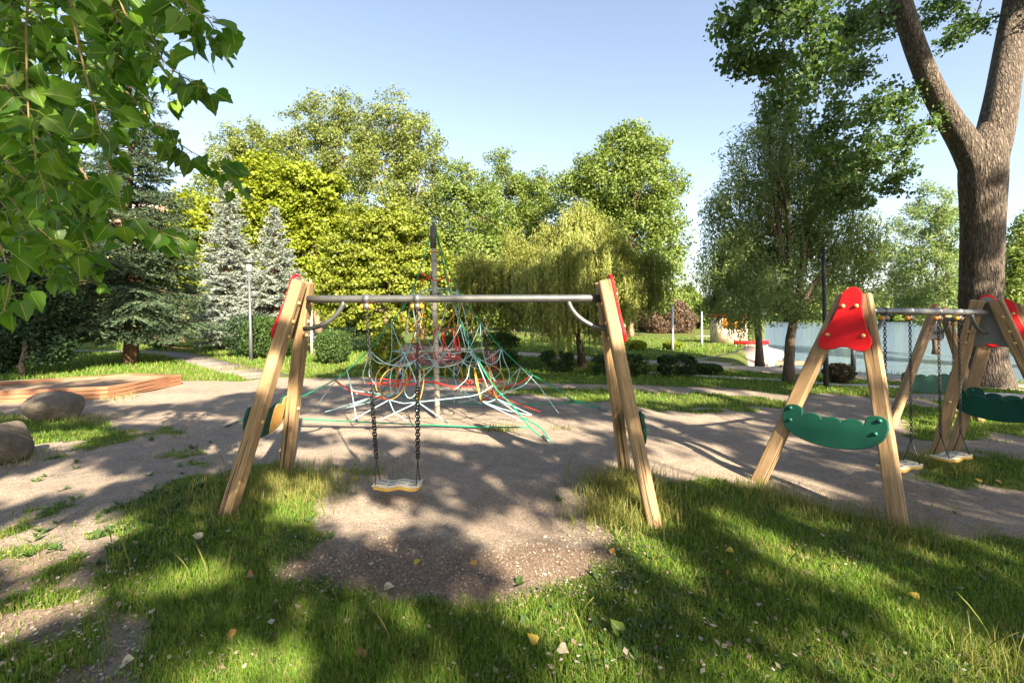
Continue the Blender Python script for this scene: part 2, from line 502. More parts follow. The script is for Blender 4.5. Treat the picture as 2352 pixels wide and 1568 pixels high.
def strip(name, pts, width, mt, lift=.012, thick=0.0, label=None):
    pts = np.array(pts, float)
    t = np.linspace(0, len(pts) - 1, 16 * (len(pts) - 1) + 1)
    C = np.stack([np.interp(t, np.arange(len(pts)), pts[:, k]) for k in (0, 1)], 1)
    for _ in range(12):
        C[1:-1] = (C[:-2] + 2 * C[1:-1] + C[2:]) / 4
    tn = np.gradient(C, axis=0); tn /= np.linalg.norm(tn, axis=1, keepdims=True)
    nr = np.stack([-tn[:, 1], tn[:, 0]], 1)
    wv = width / 2 * (1 + .06 * np.sin(np.arange(len(C)) * .9))[:, None]
    L = C + nr * wv; R = C - nr * wv
    zz = lambda q: np.maximum(gz(q[:, 0], q[:, 1]), -.3) + lift
    v = np.vstack([np.c_[L, zz(L)], np.c_[R, zz(R)], np.c_[L, zz(L) - lift - .1], np.c_[R, zz(R) - lift - .1]])
    n = len(C); i = np.arange(n - 1)
    mb = MB()
    mb.add(v, np.vstack([np.stack([i, i + 1, n + i + 1, n + i], 1), np.stack([i, 2 * n + i, 2 * n + i + 1, i + 1], 1), np.stack([n + i, n + i + 1, 3 * n + i + 1, 3 * n + i], 1)]))
    o = mb.build(name, mt)
    return tag(o, kind='structure', label=label)
strip("promenade", [(-14, 30.5), (.07, 19.3), (4, 16.3), (8.9, 12.95), (12.1, 10.3), (24, 1)], 1.5, M['promenade'], label="pale paved promenade along the lake lawn")
strip("path", [(-26, 21.5), (-16.5, 20.4), (-13.9, 19.0), (-10.9, 16.1), (-8.3, 13.7), (-6.5, 12.2)], 1.0, M['asphalt'], label="grey footpath curving past the spruce")
strip("kerb", [(2.9, 13.9), (3.98, 13.0), (7.6, 11.1), (10.3, 9.7), (14, 7.4)], .24, M['kerb'], .02, label="narrow pale kerb strip in the grass")
strip("path", [(14.6, 35), (15.5, 31), (13.5, 24), (10.4, 19.5), (8.2, 16.9), (6.4, 15.6)], 1.7, M['promenade'], .014, label="pale sunlit path running down to the boat landing")

# ------------------------------------------------------------------ foliage
def unit(n):
    v = rng.normal(size=(n, 3)); return v / np.linalg.norm(v, axis=1, keepdims=True)
def quads(mb, c, a, b, L, W):
    """rhombic leaves: centre c, long axis a, short axis b"""
    L = np.broadcast_to(np.asarray(L, float), (len(c),))[:, None] / 2
    W = np.broadcast_to(np.asarray(W, float), (len(c),))[:, None] / 2
    v = np.stack([c - a * L, c + b * W - a * L * .15, c + a * L, c - b * W - a * L * .15], 1).reshape(-1, 3)
    mb.add(v, np.arange(len(c) * 4).reshape(-1, 4))
def leaves(mb, c, L, W, up=.6, jitter=.3, out=None):
    n = len(c)
    nr = unit(n) + np.array([0, 0, up])
    if out is not None: nr = nr + out * .75; nr /= np.linalg.norm(nr, axis=1, keepdims=True)
    a = np.cross(nr, unit(n)); a /= np.linalg.norm(a, axis=1, keepdims=True)
    b = np.cross(nr, a)
    s = 1 + jitter * rng.normal(size=n).clip(-1.6, 1.8)
    quads(mb, c, a, b, L * s, W * s)

def clumps(lobes, n_cl, cr, per, lo=.45, hi=1.04, flat=.75):
    """leaf positions gathered in clumps through the lobes; also the clump centres"""
    vol = np.array([(l[3] * l[4] * l[5]) ** (2 / 3) for l in lobes])
    cnt = np.maximum(2, (n_cl * vol / vol.sum()).astype(int))
    P = []; CC = []; OO = []
    for l, n in zip(lobes, cnt):
        d = unit(n); r = lo + (hi - lo) * rng.random(n) ** .55
        c = np.array(l[:3]) + d * r[:, None] * np.array(l[3:6])
        CC.append(c); OO.append(d)
    CC = np.vstack(CC); OO = np.vstack(OO)
    size = cr * (.6 + .8 * rng.random(len(CC)))
    k = np.maximum(3, (per * (size / cr) ** 2).astype(int))
    idx = np.repeat(np.arange(len(CC)), k)
    off = unit(len(idx)) * (rng.random(len(idx)) ** .5)[:, None]
    P = CC[idx] + off * size[idx][:, None] * np.array([1, 1, flat])
    return P, CC, OO[idx] * .7 + off * .6

def bend(p0, p1, n=7, sag=.08, seed=None):
    p0 = np.array(p0, float); p1 = np.array(p1, float)
    t = np.linspace(0, 1, n)[:, None]
    L = np.linalg.norm(p1 - p0)
    w1 = unit(1)[0] * L * .07
    P = p0 + (p1 - p0) * t + np.sin(PI * t) * w1 + np.sin(2 * PI * t) * unit(1)[0] * L * .025
    P[:, 2] += (np.sin(PI * t[:, 0]) * L * sag)
    return P

def px_lobes(d, spec, dep=.9, jit=.25):
    out = []
    for s in spec:
        x, y, r = s[:3]; k = s[3] if len(s) > 3 else 1.0; dd = d + (s[4] if len(s) > 4 else rng.uniform(-jit, jit) * r * d / F)
        c = U(x, y, dd); R = r * dd / F
        cs = math.cos(math.atan((x - 1176) / F)) ** .8
        out.append((c[0], c[1], c[2], R * cs, R * dep * cs, R * k))
    return out

def broadleaf(name, label, base, lobes, lm, bm_, n_cl, cr, per, L, W, r0=.2, fork=.35, group=None, cat="tree", up=.6, lo=.45, twigs=30, flat=.75, trunk_pts=None, hi=1.04):
    base = np.array(base, float)
    t = thing(name, base, label, cat, group)
    P, CC, OO = clumps(lobes, n_cl, cr, per, lo, hi, flat=flat)
    kp = P[:, 2] > base[2] + .05
    mb = MB(); leaves(mb, P[kp], L, W, up, out=OO[kp])
    mb.build("crown", lm, t)
    tb = MB()
    ctr = np.mean([l[:3] for l in lobes], axis=0); top = max(l[2] for l in lobes)
    fk = base + (np.array([ctr[0], ctr[1], base[2]]) - base) * .5 + np.array([0, 0, (top - base[2]) * fork])
    main = bend(base - np.array([0, 0, .15]), fk, 8, 0) if trunk_pts is None else np.array(trunk_pts)
    fk = main[-1]
    m = len(main); rad = np.linspace(r0, r0 * .72, m); rad[0] *= 1.35
    tb.tube(main, rad, 10)
    for l in lobes:
        e = np.array(l[:3])
        tb.tube(bend(fk, e, 7, .05), np.linspace(r0 * .5, r0 * .12, 7), 6)
    for i in rng.choice(len(CC), min(twigs, len(CC)), replace=False):
        j = np.argmin([np.linalg.norm(np.array(l[:3]) - CC[i]) for l in lobes])
        tb.tube(bend(lobes[j][:3], CC[i], 5, .05), np.linspace(r0 * .14, r0 * .03, 5), 5)
    tb.build("trunk", bm_, t, smooth=True)
    return t

M['bark'] = bark("grey_brown_bark", (.06, .045, .035), (.20, .155, .115), 2.0, .02)
M['barkbig'] = bark("furrowed_poplar_bark", (.042, .036, .033), (.235, .192, .15), 1.6, .09)
M['barkpale'] = bark("pale_bark", (.12, .09, .06), (.34, .25, .17), 2.0, .02)
M['bark_spruce'] = bark("spruce_bark", (.05, .03, .02), (.19, .115, .075), 2.2, .02)
M['tall'] = leaf_mat("tall_tree_leaves", [(.165, .22, .045), (.225, .27, .062), (.185, .24, .065), (.265, .30, .085), (.135, .19, .04)], .36)
M['mid'] = leaf_mat("mid_tree_leaves", [(.125, .205, .038), (.19, .26, .055), (.15, .225, .045), (.22, .275, .065)], .36)
M['maple'] = leaf_mat("maple_leaves", [(.215, .285, .02), (.27, .33, .028), (.18, .25, .018), (.315, .355, .036)], .4)
M['horn'] = leaf_mat("hornbeam_leaves", [(.19, .25, .024), (.26, .315, .035), (.32, .35, .06), (.15, .205, .022)], .38)
M['willow'] = leaf_mat("willow_leaves", [(.25, .295, .065), (.315, .35, .085), (.38, .395, .12), (.20, .255, .06)], .36)
M['willow2'] = leaf_mat("grey_willow_leaves", [(.125, .205, .075), (.17, .24, .08), (.24, .28, .095), (.145, .23, .105)], .36, k_=.92)
M['poplar'] = leaf_mat("poplar_leaves", [(.065, .125, .04), (.085, .16, .045), (.12, .19, .05), (.075, .14, .062)], .35, .4, k_=.92)
M['shadeleaf'] = leaf_mat("shade_crown_leaves", [(.04, .085, .018), (.055, .11, .02), (.07, .12, .025)], .10, .45)  # less translucent than the visible poplar leaves, to deepen the cast shade
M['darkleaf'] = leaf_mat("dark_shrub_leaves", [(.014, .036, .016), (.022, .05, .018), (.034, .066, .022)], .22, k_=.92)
M['hedge'] = leaf_mat("hedge_leaves", [(.035, .075, .018), (.05, .10, .022), (.07, .12, .026), (.042, .085, .02)], .25, k_=.92)
M['purple'] = leaf_mat("purple_leaves", [(.125, .08, .065), (.19, .115, .08), (.10, .065, .055), (.175, .14, .07)], .3)
M['reddish'] = leaf_mat("reddish_shrub_leaves", [(.10, .075, .04), (.08, .085, .035), (.14, .085, .05)], .3)
M['spruce'] = leaf_mat("spruce_needles", [(.028, .062, .034), (.045, .085, .042), (.075, .115, .055), (.12, .15, .085), (.022, .05, .03)], .08, .6, k_=.92)
M['blue'] = leaf_mat("blue_spruce_needles", [(.235, .29, .255), (.29, .34, .305), (.35, .385, .35), (.18, .235, .205)], .08, .6)

# tall trees at the back --------------------------------------------------
TG = "tall grey green trees behind the playground"
def back_tree(label, d, spec, m='tall', n_cl=520, per=95, cr=.8, L=.215, W=.115, bx=None, **k):
    lob = px_lobes(d, spec)
    x = bx if bx is not None else np.mean([s[0] for s in spec])
    return broadleaf("broadleaf_tree", label, U(x, YH, d) * np.array([1, 1, 0]), lob, M[m], M['barkpale'], int(n_cl * .82), cr, per, L, W, .3, group=TG, twigs=60, **k)
back_tree("tall loose grey green tree behind the blue spruces, lowest of the high crowns", 43, [(520, 345, 50), (560, 320, 48, 1.1), (605, 330, 45), (560, 420, 80), (490, 440, 50), (620, 430, 60), (580, 530, 90)], n_cl=420)
back_tree("tallest broad tree behind the yellow maple, with two rounded tops", 41, [(680, 295, 52), (735, 280, 60, 1.05), (790, 275, 58, 1.1), (720, 370, 85), (650, 370, 55), (790, 360, 70), (740, 470, 100), (760, 580, 110)], n_cl=620)
back_tree("big dense tree left of the rope mast rising to a dome", 40, [(850, 290, 62), (915, 285, 62, 1.1), (960, 320, 60), (995, 375, 48), (880, 370, 85), (960, 420, 80), (1010, 450, 45), (890, 480, 110), (980, 540, 95), (900, 600, 110)], n_cl=700)
back_tree("lower tree behind the rope mast top, left of the narrow tip", 38, [(1060, 415, 42), (1095, 430, 45), (1040, 470, 55), (1100, 500, 70), (1050, 570, 80), (1110, 620, 90)], 'mid', 380)
back_tree("tree with a narrow tip rising above the lower crowns at the mast", 42, [(1150, 385, 30, 1.2), (1165, 425, 40), (1130, 470, 55), (1195, 450, 45), (1215, 480, 45), (1160, 540, 85), (1210, 580, 80)], 'mid', 400)
back_tree("small topped tree in the dip between the high crowns, behind the willow", 40, [(1248, 410, 22, 1.1), (1250, 450, 34), (1245, 510, 60), (1260, 580, 70)], 'mid', 200)
back_tree("tall pointed tree behind the willow on its right side", 34, [(1450, 322, 40, 1.05), (1430, 365, 58), (1490, 370, 52), (1350, 400, 45), (1300, 430, 35), (1390, 420, 70), (1465, 440, 80), (1530, 420, 40), (1520, 490, 55), (1450, 540, 90), (1380, 500, 70), (1530, 580, 60), (1500, 640, 70)], 'mid', 760)

MG = "yellow green maples by the blue spruces"
def maple(label, d, spec, n_cl=520, **k):
    return broadleaf("maple_tree", label, U(np.mean([s[0] for s in spec]), YH, d) * np.array([1, 1, 0]), px_lobes(d, spec), M['maple'], M['barkpale'], int(n_cl * .8), .56, 84, .19, .14, .2, group=MG, twigs=70, flat=.6, **k)
maple("bright yellow green maple between the two blue spruces", 27, [(560, 430, 55), (610, 410, 50), (540, 500, 60), (600, 490, 70), (560, 580, 70), (610, 640, 80)])
maple("bright yellow green maple right of the smaller blue spruce", 26, [(650, 420, 42), (700, 430, 55), (745, 440, 45), (690, 500, 70), (740, 520, 55), (690, 590, 75), (740, 640, 60), (680, 680, 70)])
maple("yellow green maple left of the taller blue spruce, behind the dark spruce", 27, [(430, 480, 45), (460, 520, 50), (400, 560, 70), (440, 620, 70), (370, 620, 60)], 380)
maple("yellow green maple glowing behind the hanging leaves at far left", 24, [(70, 400, 60), (130, 380, 50), (20, 460, 70), (110, 470, 60), (150, 560, 60)], 380)

# hornbeam between maples and willow
broadleaf("hornbeam_tree", "leafy yellow green tree in tiers between the maples and the willow", G(885, 812), px_lobes(20, [(850, 520, 50), (900, 500, 48), (800, 570, 60), (940, 560, 65), (870, 590, 75), (790, 650, 65), (980, 620, 65), (880, 680, 85), (960, 700, 70), (800, 720, 55), (1030, 660, 50)]),
          M['horn'], M['bark'], 1050, .38, 62, .125, .085, .13, fork=.3, twigs=80, flat=.42, cat="tree")
broadleaf("broadleaf_tree", "dark green tree in shade behind the bench, left of the willow", G(1120, 806), px_lobes(22, [(1090, 600, 60), (1150, 600, 60), (1110, 680, 75), (1180, 700, 60), (1060, 720, 50)]), M['mid'], M['bark'], 420, .4, 62, .14, .1, .13, fork=.3, twigs=30)

# spruces ------------------------------------------------------------------
def spruce(label, base, H, R, whorls, per_wh, nm, seed, needle=(.075, .016), dens=1.0, z0=.9, droop=.35, group=None, twl=.5, prof=.85):
    global rng
    rng = np.random.default_rng(seed)
    base = np.array(base, float)
    t = thing("spruce_tree", base, label, "tree", group)
    tb = MB(); mb = MB()
    r0 = .018 * H
    tz = np.linspace(-.1, H, 14)
    tb.tube(base + np.stack([.05 * np.sin(tz), .05 * np.cos(tz * .8), tz], 1), np.maximum(.012, r0 * (1 - tz / H) + .01), 9)
    C = []; A = []; S = []
    for wi in range(whorls):
        f = wi / (whorls - 1)
        z = z0 + (H * .985 - z0) * f ** .92
        rr = R * (1 - (z / H) ** 1.15) ** prof * (.55 + .45 * min(1, (z - z0 * .3) / (.12 * H)))
        n = max(4, int(per_wh * (1 - .45 * f)))
        az0 = rng.random() * 6.28
        for k in range(n):
            az = az0 + k * 2 * PI / n + rng.normal() * .22
            L = max(.12, rr * rng.uniform(.72, 1.12))
            zz = z + rng.normal() * .08
            s = np.linspace(0, 1, 8)
            dr = droop * (1 - f) - .35 * f ** 2
            hz = L * s
            dz = -dr * L * (s ** 1.1) + .22 * L * s ** 3
            B = base + np.stack([math.cos(az) * hz, math.sin(az) * hz, zz + dz], 1)
            tb.tube(B, np.linspace(.012 + .008 * L, .004, 8), 4, cap=False)
            nl = max(3, int(L / .13))
            side = np.array([-math.sin(az), math.cos(az), 0]); fw = np.array([math.cos(az), math.sin(az), 0])
            tw = [(B[1], B[-1] + fw * .08)]
            for q in range(nl):
                u = .16 + .84 * (q + rng.random() * .6) / nl
                p0 = np.array([np.interp(u, s, B[:, c]) for c in range(3)])
                for sg in (-1, 1):
                    l2 = twl * L * (.28 + .55 * math.sin(PI * min(1, u * .8 + .15))) * rng.uniform(.6, 1.15) * (1.05 - .55 * u)
                    dv = side * sg * .8 + fw * .65 + np.array([0, 0, rng.normal() * .12 - .1 - .35 * droop])
                    tw.append((p0, p0 + dv * max(.07, l2)))
            for a, b in tw:
                ln = np.linalg.norm(b - a); m = max(3, int(ln / .028 * dens))
                u = rng.random(m)[:, None]
                c = a + (b - a) * u
                c[:, 2] -= .25 * ln * (u[:, 0] ** 2) * droop
                C.append(c); A.append(np.repeat(((b - a) / ln)[None], m, 0))
    C = np.vstack(C); A = np.vstack(A)
    kz = C[:, 2] > z0 * .55 + .25 * vnoise(C[:, 0], C[:, 1], 2.0, 3); C, A = C[kz], A[kz]
    n = len(C)
    o = unit(n); o = o - A * (o * A).sum(1, keepdims=True); o /= np.linalg.norm(o, axis=1, keepdims=True)
    o[:, 2] = o[:, 2] * .8 + .12
    ax = A * .75 + o * .65; ax /= np.linalg.norm(ax, axis=1, keepdims=True)
    bb = np.cross(ax, unit(n)); bb /= np.linalg.norm(bb, axis=1, keepdims=True)
    sz = rng.uniform(.7, 1.25, n)
    quads(mb, C + ax * needle[0] * .35, ax, bb, needle[0] * sz, needle[1] * sz)
    mb.build("crown", nm, t); tb.build("trunk", M['bark_spruce'], t, smooth=True)
    return t
spruce("large dark spruce with drooping boughs beside the sandbox", G(297, 836), 11.6, 2.75, 36, 11, M['spruce'], 3, (.115, .026), 1.5, 1.2, .5, twl=.6)
spruce("taller pale blue spruce behind the lamp post", U(522, YH, 21.5) * (1, 1, 0), 9.2, 1.75, 34, 12, M['blue'], 5, (.15, .042), .75, .25, .34, "blue spruces behind the lamp post", .6)
spruce("shorter pale blue spruce with wide lower boughs, right of the taller one", U(630, YH, 20.5) * (1, 1, 0), 6.5, 1.9, 26, 13, M['blue'], 6, (.14, .042), .75, .25, .30, "blue spruces behind the lamp post", .6)

# dark shrubs and trees at the left edge
rng = np.random.default_rng(21)
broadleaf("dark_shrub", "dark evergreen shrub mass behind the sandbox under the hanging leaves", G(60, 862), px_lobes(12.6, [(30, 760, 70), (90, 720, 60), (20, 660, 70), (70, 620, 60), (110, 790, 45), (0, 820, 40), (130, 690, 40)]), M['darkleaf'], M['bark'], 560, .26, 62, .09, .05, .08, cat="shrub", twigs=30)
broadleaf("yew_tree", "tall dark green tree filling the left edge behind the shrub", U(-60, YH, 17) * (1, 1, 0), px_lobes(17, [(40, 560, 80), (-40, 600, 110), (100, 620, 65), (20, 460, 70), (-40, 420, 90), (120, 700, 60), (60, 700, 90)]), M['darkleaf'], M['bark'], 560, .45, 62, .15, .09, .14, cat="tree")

# weeping trees --------------------------------------------------------------
def strands(mb, tips, lens, step, L, W, sway=.12, tw=None, cen=None):
    C = []; A = []
    for p, l in zip(tips, lens):
        m = max(3, int(l / step)); u = (np.arange(m) + rng.random(m) * .8) / m
        dx = rng.normal(size=2) * sway
        c = np.stack([p[0] + dx[0] * l * u ** 1.3, p[1] + dx[1] * l * u ** 1.3, p[2] - l * u], 1) + rng.normal(size=(m, 3)) * .018
        C.append(c); a = np.stack([rng.normal(size=m) * .45, rng.normal(size=m) * .45, -np.ones(m)], 1); A.append(a)
        if tw is not None:
            tw.tube([(p[0], p[1], p[2]), (p[0] + dx[0] * l * .4, p[1] + dx[1] * l * .4, p[2] - l * .5), (p[0] + dx[0] * l, p[1] + dx[1] * l, p[2] - l)], [.006, .004, .002], 3, cap=False)
    C = np.vstack(C); A = np.vstack(A); A /= np.linalg.norm(A, axis=1, keepdims=True)
    nr = unit(len(C))
    if cen is not None:
        o = (C - cen) * np.array([1, 1, 0]); nr = nr * .8 + o / np.linalg.norm(o, axis=1, keepdims=True)
    b = np.cross(A, nr); b /= np.linalg.norm(b, axis=1, keepdims=True)
    quads(mb, C, A, b, L * rng.uniform(.7, 1.3, len(C)), W)

def willow(name, label, base, lobes, lm, n_st, hem_z, step=.045, L=.1, W=.024, r0=.12, lmax=2.2, trunk_pts=None, seed=1, extra=0, cr=.3, cat="tree", el=(.09, .025), tw=120, bunch=3):
    global rng
    rng = np.random.default_rng(seed)
    base = np.array(base, float); t = thing(name, base, label, cat)
    mb = MB(); tb = MB()
    vol = np.array([l[3] * l[4] for l in lobes]); pr = vol / vol.sum()
    T = []; LN = []
    for _ in range(n_st):
        l = lobes[rng.choice(len(lobes), p=pr)]
        d = unit(1)[0]; d[2] = abs(d[2]) * .95 + .05 if rng.random() < .75 else d[2]
        p = np.array(l[:3]) + d / np.linalg.norm(d) * np.array(l[3:6]) * rng.uniform(.6, 1.0)
        hz = hem_z(p[0], p[1]) if callable(hem_z) else hem_z
        mx = p[2] - hz
        if mx < .15: continue
        ln0 = min(mx, lmax) * (1 - .55 * rng.random() ** 2)
        for _b in range(bunch):
            T.append(p + rng.normal(size=3) * np.array([.055, .055, .07])); LN.append(ln0 * rng.uniform(.7, 1.0))
    strands(mb, T, LN, step, L, W, .05, None, np.mean([l[:3] for l in lobes], axis=0))
    if extra:
        P, CC, OO = clumps(lobes, extra, cr, 55, .5, 1.02)
        leaves(mb, P, el[0], el[1], .2, out=OO)
    mb.build("crown", lm, t)
    main = bend(base - np.array([0, 0, .1]), base + np.array([0, 0, 1.2]), 6, 0) if trunk_pts is None else np.array(trunk_pts)
    rad = np.linspace(r0, r0 * .7, len(main)); rad[0] *= 1.3
    tb.tube(main, rad, 10)
    for l in lobes:
        tb.tube(bend(main[-1], np.array(l[:3]) + np.array([0, 0, l[5] * .3]), 8, .12), np.linspace(r0 * .5, r0 * .1, 8), 6)
    for i in rng.choice(len(T), min(tw, len(T)), replace=False):
        j = np.argmin([np.linalg.norm(np.array(l[:3]) - T[i]) for l in lobes])
        tb.tube(bend(lobes[j][:3], T[i], 5, .1), np.linspace(.02, .005, 5), 4)
    tb.build("trunk", M['bark'], t, smooth=True)
    return t
wb = G(1338, 846)
wl_ = px_lobes(14.2, [(1330, 530, 62, 1.0, 0), (1270, 560, 55, 1, .8), (1395, 565, 55, 1, .4), (1215, 610, 60, 1, .2), (1445, 610, 52, 1, .5), (1150, 640, 55, 1, -.2), (1100, 660, 48, 1, .6), (1330, 600, 90, .8, -.8), (1240, 650, 70, .8, -1.2), (1420, 660, 66, .8, -.9), (1485, 660, 40, 1, 0), (1330, 600, 90, .8, 1.4), (1180, 560, 30, 1.6, .2), (1095, 620, 55, 1, .3), (1065, 690, 38, 1, .2), (1500, 615, 44, 1, .5), (1525, 690, 34, 1, .2), (1340, 510, 50, 1, .2)])
def whem(x, y):
    xp = 1176 + F * x / y
    yy = np.interp(xp, [1040, 1100, 1180, 1240, 1300, 1340, 1400, 1440, 1500, 1540], [705, 755, 775, 805, 828, 818, 818, 790, 735, 690])
    return CAM_H - (yy + rng.uniform(-70, 10) - YH) / F * y
willow("willow_tree", "weeping willow with pale sunlit top behind the swing frame", wb, wl_, M['willow'], 2300, whem, .045, .11, .03, .13, 3.2, [wb - (0, 0, .1), wb + (-.05, 0, .5), wb + (-.12, 0, 1.1), wb + (-.15, .1, 1.9)], 11, 260, .28)

t2 = G(1813, 877)
trunk2 = [t2 - (0, 0, .1), U(1812, 840, 11.3), U(1815, 780, 11.3), U(1822, 740, 11.3)]
lob2 = px_lobes(11.3, [(1800, 300, 75, 1, .4), (1740, 380, 85, 1, .2), (1850, 400, 90, 1, .8), (1700, 470, 70, 1, 0), (1800, 480, 100, 1, .6), (1900, 500, 85, 1, .3), (1680, 560, 65, 1, .1), (1760, 590, 90, 1, .4), (1860, 600, 85, 1, .7), (1950, 600, 55, 1, .5), (1720, 650, 60, 1, -.2), (1990, 560, 70, 1, .8), (2030, 620, 60, 1, 1.0), (1985, 660, 50, 1, .6), (1640, 620, 50, 1, .2), (1930, 400, 70, 1, .9), (1775, 680, 62, 1, -.7), (1850, 690, 58, 1, -.6), (1705, 720, 44, 1, -.2), (1900, 700, 45, 1, .2), (1780, 240, 45, 1.2, .2), (1650, 480, 40, 1, .2)])
def hem2(x, y):
    xp = 1176 + F * x / y
    yy = np.interp(xp, [1600, 1650, 1700, 1780, 1850, 1950, 2000], [720, 770, 800, 760, 720, 700, 680])
    return CAM_H - (yy + rng.uniform(-90, 5) - YH) / F * y
willow("willow_tree", "nearer willow beside the lake with forked boughs and fine grey green leaves", t2, lob2, M['willow2'], 600, hem2, .05, .10, .024, .14, 1.3, trunk2, 12, 1000, .34, el=(.10, .026))
t3 = G(1745, 834)
lob3 = px_lobes(15.7, [(1660, 640, 45, 1, 0), (1690, 560, 50, 1, .4), (1740, 600, 60, 1, .5), (1640, 690, 28, 1, 0), (1700, 690, 45, 1, -.3)])
def hem3(x, y):
    xp = 1176 + F * x / y
    yy = np.interp(xp, [1600, 1640, 1660, 1700, 1740, 1800], [760, 800, 812, 818, 790, 760])
    return CAM_H - (yy + rng.uniform(-60, 0) - YH) / F * y
willow("willow_tree", "slim willow behind the nearer one with long trailing twigs over the path", t3, lob3, M['willow2'], 330, hem3, .05, .10, .026, .13, 2.2, [t3 - (0, 0, .1), U(1744, 800, 15.7), U(1740, 740, 15.7), U(1730, 690, 15.7)], 13, 150, .35)

# big poplar at the right ---------------------------------------------------
rng = np.random.default_rng(31)
pb = G(2258, 884)
PD = pb[1]
pop = thing("poplar_tree", pb, "big forked poplar with furrowed bark behind the right hand swings", "tree")
tb = MB()
LIMB = []
def limb(pts, rad, n=22, seg=26):
    pts = np.array(pts, float); t = np.linspace(0, len(pts) - 1, seg)
    P = np.stack([np.interp(t, np.arange(len(pts)), pts[:, k]) for k in range(3)], 1)
    for _ in range(3): P[1:-1] = (P[:-2] + 2 * P[1:-1] + P[2:]) / 4
    R = np.interp(t, np.arange(len(pts)), rad)
    for _ in range(3): R[1:-1] = (R[:-2] + 2 * R[1:-1] + R[2:]) / 4
    tb.tube(P, R, n); LIMB.append(P)
w1 = PD / F * .66
limb([U(2262, 905, PD), U(2262, 870, PD), U(2254, 800, PD), U(2252, 700, PD), U(2254, 600, PD), U(2258, 480, PD), U(2256, 400, PD), U(2262, 330, PD), U(2285, 260, PD)],
     [90 * w1, 72 * w1, 60 * w1, 57 * w1, 56 * w1, 58 * w1, 66 * w1, 62 * w1, 12 * w1])
limb([U(2262, 400, PD), U(2282, 320, PD), U(2302, 220, PD), U(2318, 110, PD + .2), U(2338, 0, PD + .3), U(2355, -160, PD + .4), U(2360, -420, PD + .3), U(2340, -700, PD)],
     [50 * w1, 52 * w1, 45 * w1, 41 * w1, 38 * w1, 32 * w1, 22 * w1, 10 * w1])
limb([U(2248, 400, PD), U(2222, 335, PD), U(2180, 275, PD), U(2138, 200, PD - .2), U(2098, 100, PD - .4), U(2068, 0, PD - .6), U(2040, -130, PD - .8), U(1990, -330, PD - 1)],
     [46 * w1, 44 * w1, 36 * w1, 33 * w1, 30 * w1, 28 * w1, 22 * w1, 10 * w1])
plob = px_lobes(PD - .5, [(1700, 60, 60, 1, -1), (1760, 20, 80, 1, -.8), (1850, 40, 90, .9, -.5), (1940, 70, 85, .9, .3), (1690, 140, 45, .7, -1.2), (1760, 150, 75, .8, -1), (1870, 160, 85, .8, -.4), (1960, 160, 60, .8, 0), (1800, 240, 60, .9, -.6),
                           (1900, 290, 70, .9, .4), (1990, 260, 60, .8, .6), (2050, 240, 55, .9, .6), (2080, 330, 50, .9, .2), (1980, 370, 75, .9, .5), (2060, 420, 45, .9, .4), (1940, 440, 70, 1, .6), (2020, 40, 70, .8, .8), (2160, 20, 60, .7, 1.4), (2230, 60, 40, .8, 1.2), (2180, 95, 35, .8, 1.2), (1900, 380, 60, .9, .3), (2140, 290, 22, .8, .2),
                           (2300, -180, 150, .8, .5), (2250, -380, 200, .8, 0), (2450, -100, 120, .8, 0)])
plob = [tuple(U(1176 + F * l[0] / l[1], YH - F * (l[2] - CAM_H) / l[1], l[1] - dd)) + tuple(q * (l[1] - dd) / l[1] for q in l[3:6]) for l in plob for dd in [2.0 * (1 - sstep(1750, 2050, 1176 + F * l[0] / l[1]))]]
P, CC, OO = clumps(plob, 1250, .21, 28, .15, 1.06, flat=.6)
LB = np.vstack([q[6:] for q in LIMB])
hub = [U(2110, 130, PD - .3), U(2075, 20, PD - .6), U(2150, 220, PD - .1), U(2325, 60, PD + .2), U(2200, 300, PD), U(2355, -160, PD + .4), U(1990, -330, PD - 1)]
todo = [np.array(l[:3]) for l in plob]; have = [(q, 0) for q in LB]
todo.sort(key=lambda e: np.min(np.linalg.norm(LB - e, axis=1)))
xl = []
for e in todo:
    cost = [np.linalg.norm(q - e) + max(0, e[2] - .1 - q[2]) * 1.2 + g_ for q, g_ in have]
    h = have[int(np.argmin(cost))][0]; B = bend(h, e, 8, .07)
    tb.tube(B, np.linspace(.024, .009, 8), 6)
    have += [(q, .15) for q in B[3:]]
    u = rng.random(150)[:, None]; j = np.clip((u[:, 0] * 7).astype(int), 0, 6)
    xl.append(B[j] + (B[j + 1] - B[j]) * (u * 7 - j[:, None]) + rng.normal(size=(150, 3)) * np.array([.13, .13, .12]))
mb = MB(); leaves(mb, np.vstack([P] + xl), .078, .066, .3); mb.build("crown", M['poplar'], pop)
for i in rng.choice(len(CC), 260, replace=False):
    j = np.argmin([np.linalg.norm(np.array(l[:3]) - CC[i]) for l in plob])
    tb.tube(bend(plob[j][:3], CC[i], 5, .04), np.linspace(.022, .004, 5), 4)
tb.build("trunk", M['barkbig'], pop, smooth=True)
rng = np.random.default_rng(32)
broadleaf("broadleaf_tree", "grey green tree on the near shore seen left of the poplar trunk", U(2150, YH, 24) * (1, 1, 0) + (0, 0, -.3), px_lobes(24, [(2150, 475, 60), (2110, 550, 80), (2190, 540, 70), (2130, 640, 85), (2220, 640, 80), (2080, 660, 60), (2160, 700, 70)]), M['willow2'], M['bark'], 520, .4, 60, .16, .05, .15, twigs=20)
broadleaf("broadleaf_tree", "dark green tree at the right edge behind the poplar trunk", U(2400, YH, 19) * (1, 1, 0) + (0, 0, -.1), px_lobes(19, [(2350, 600, 50), (2400, 560, 90), (2340, 680, 50), (2380, 720, 80), (2420, 800, 60), (2340, 770, 40)]), M['mid'], M['bark'], 420, .35, 60, .13, .07, .14, twigs=20)

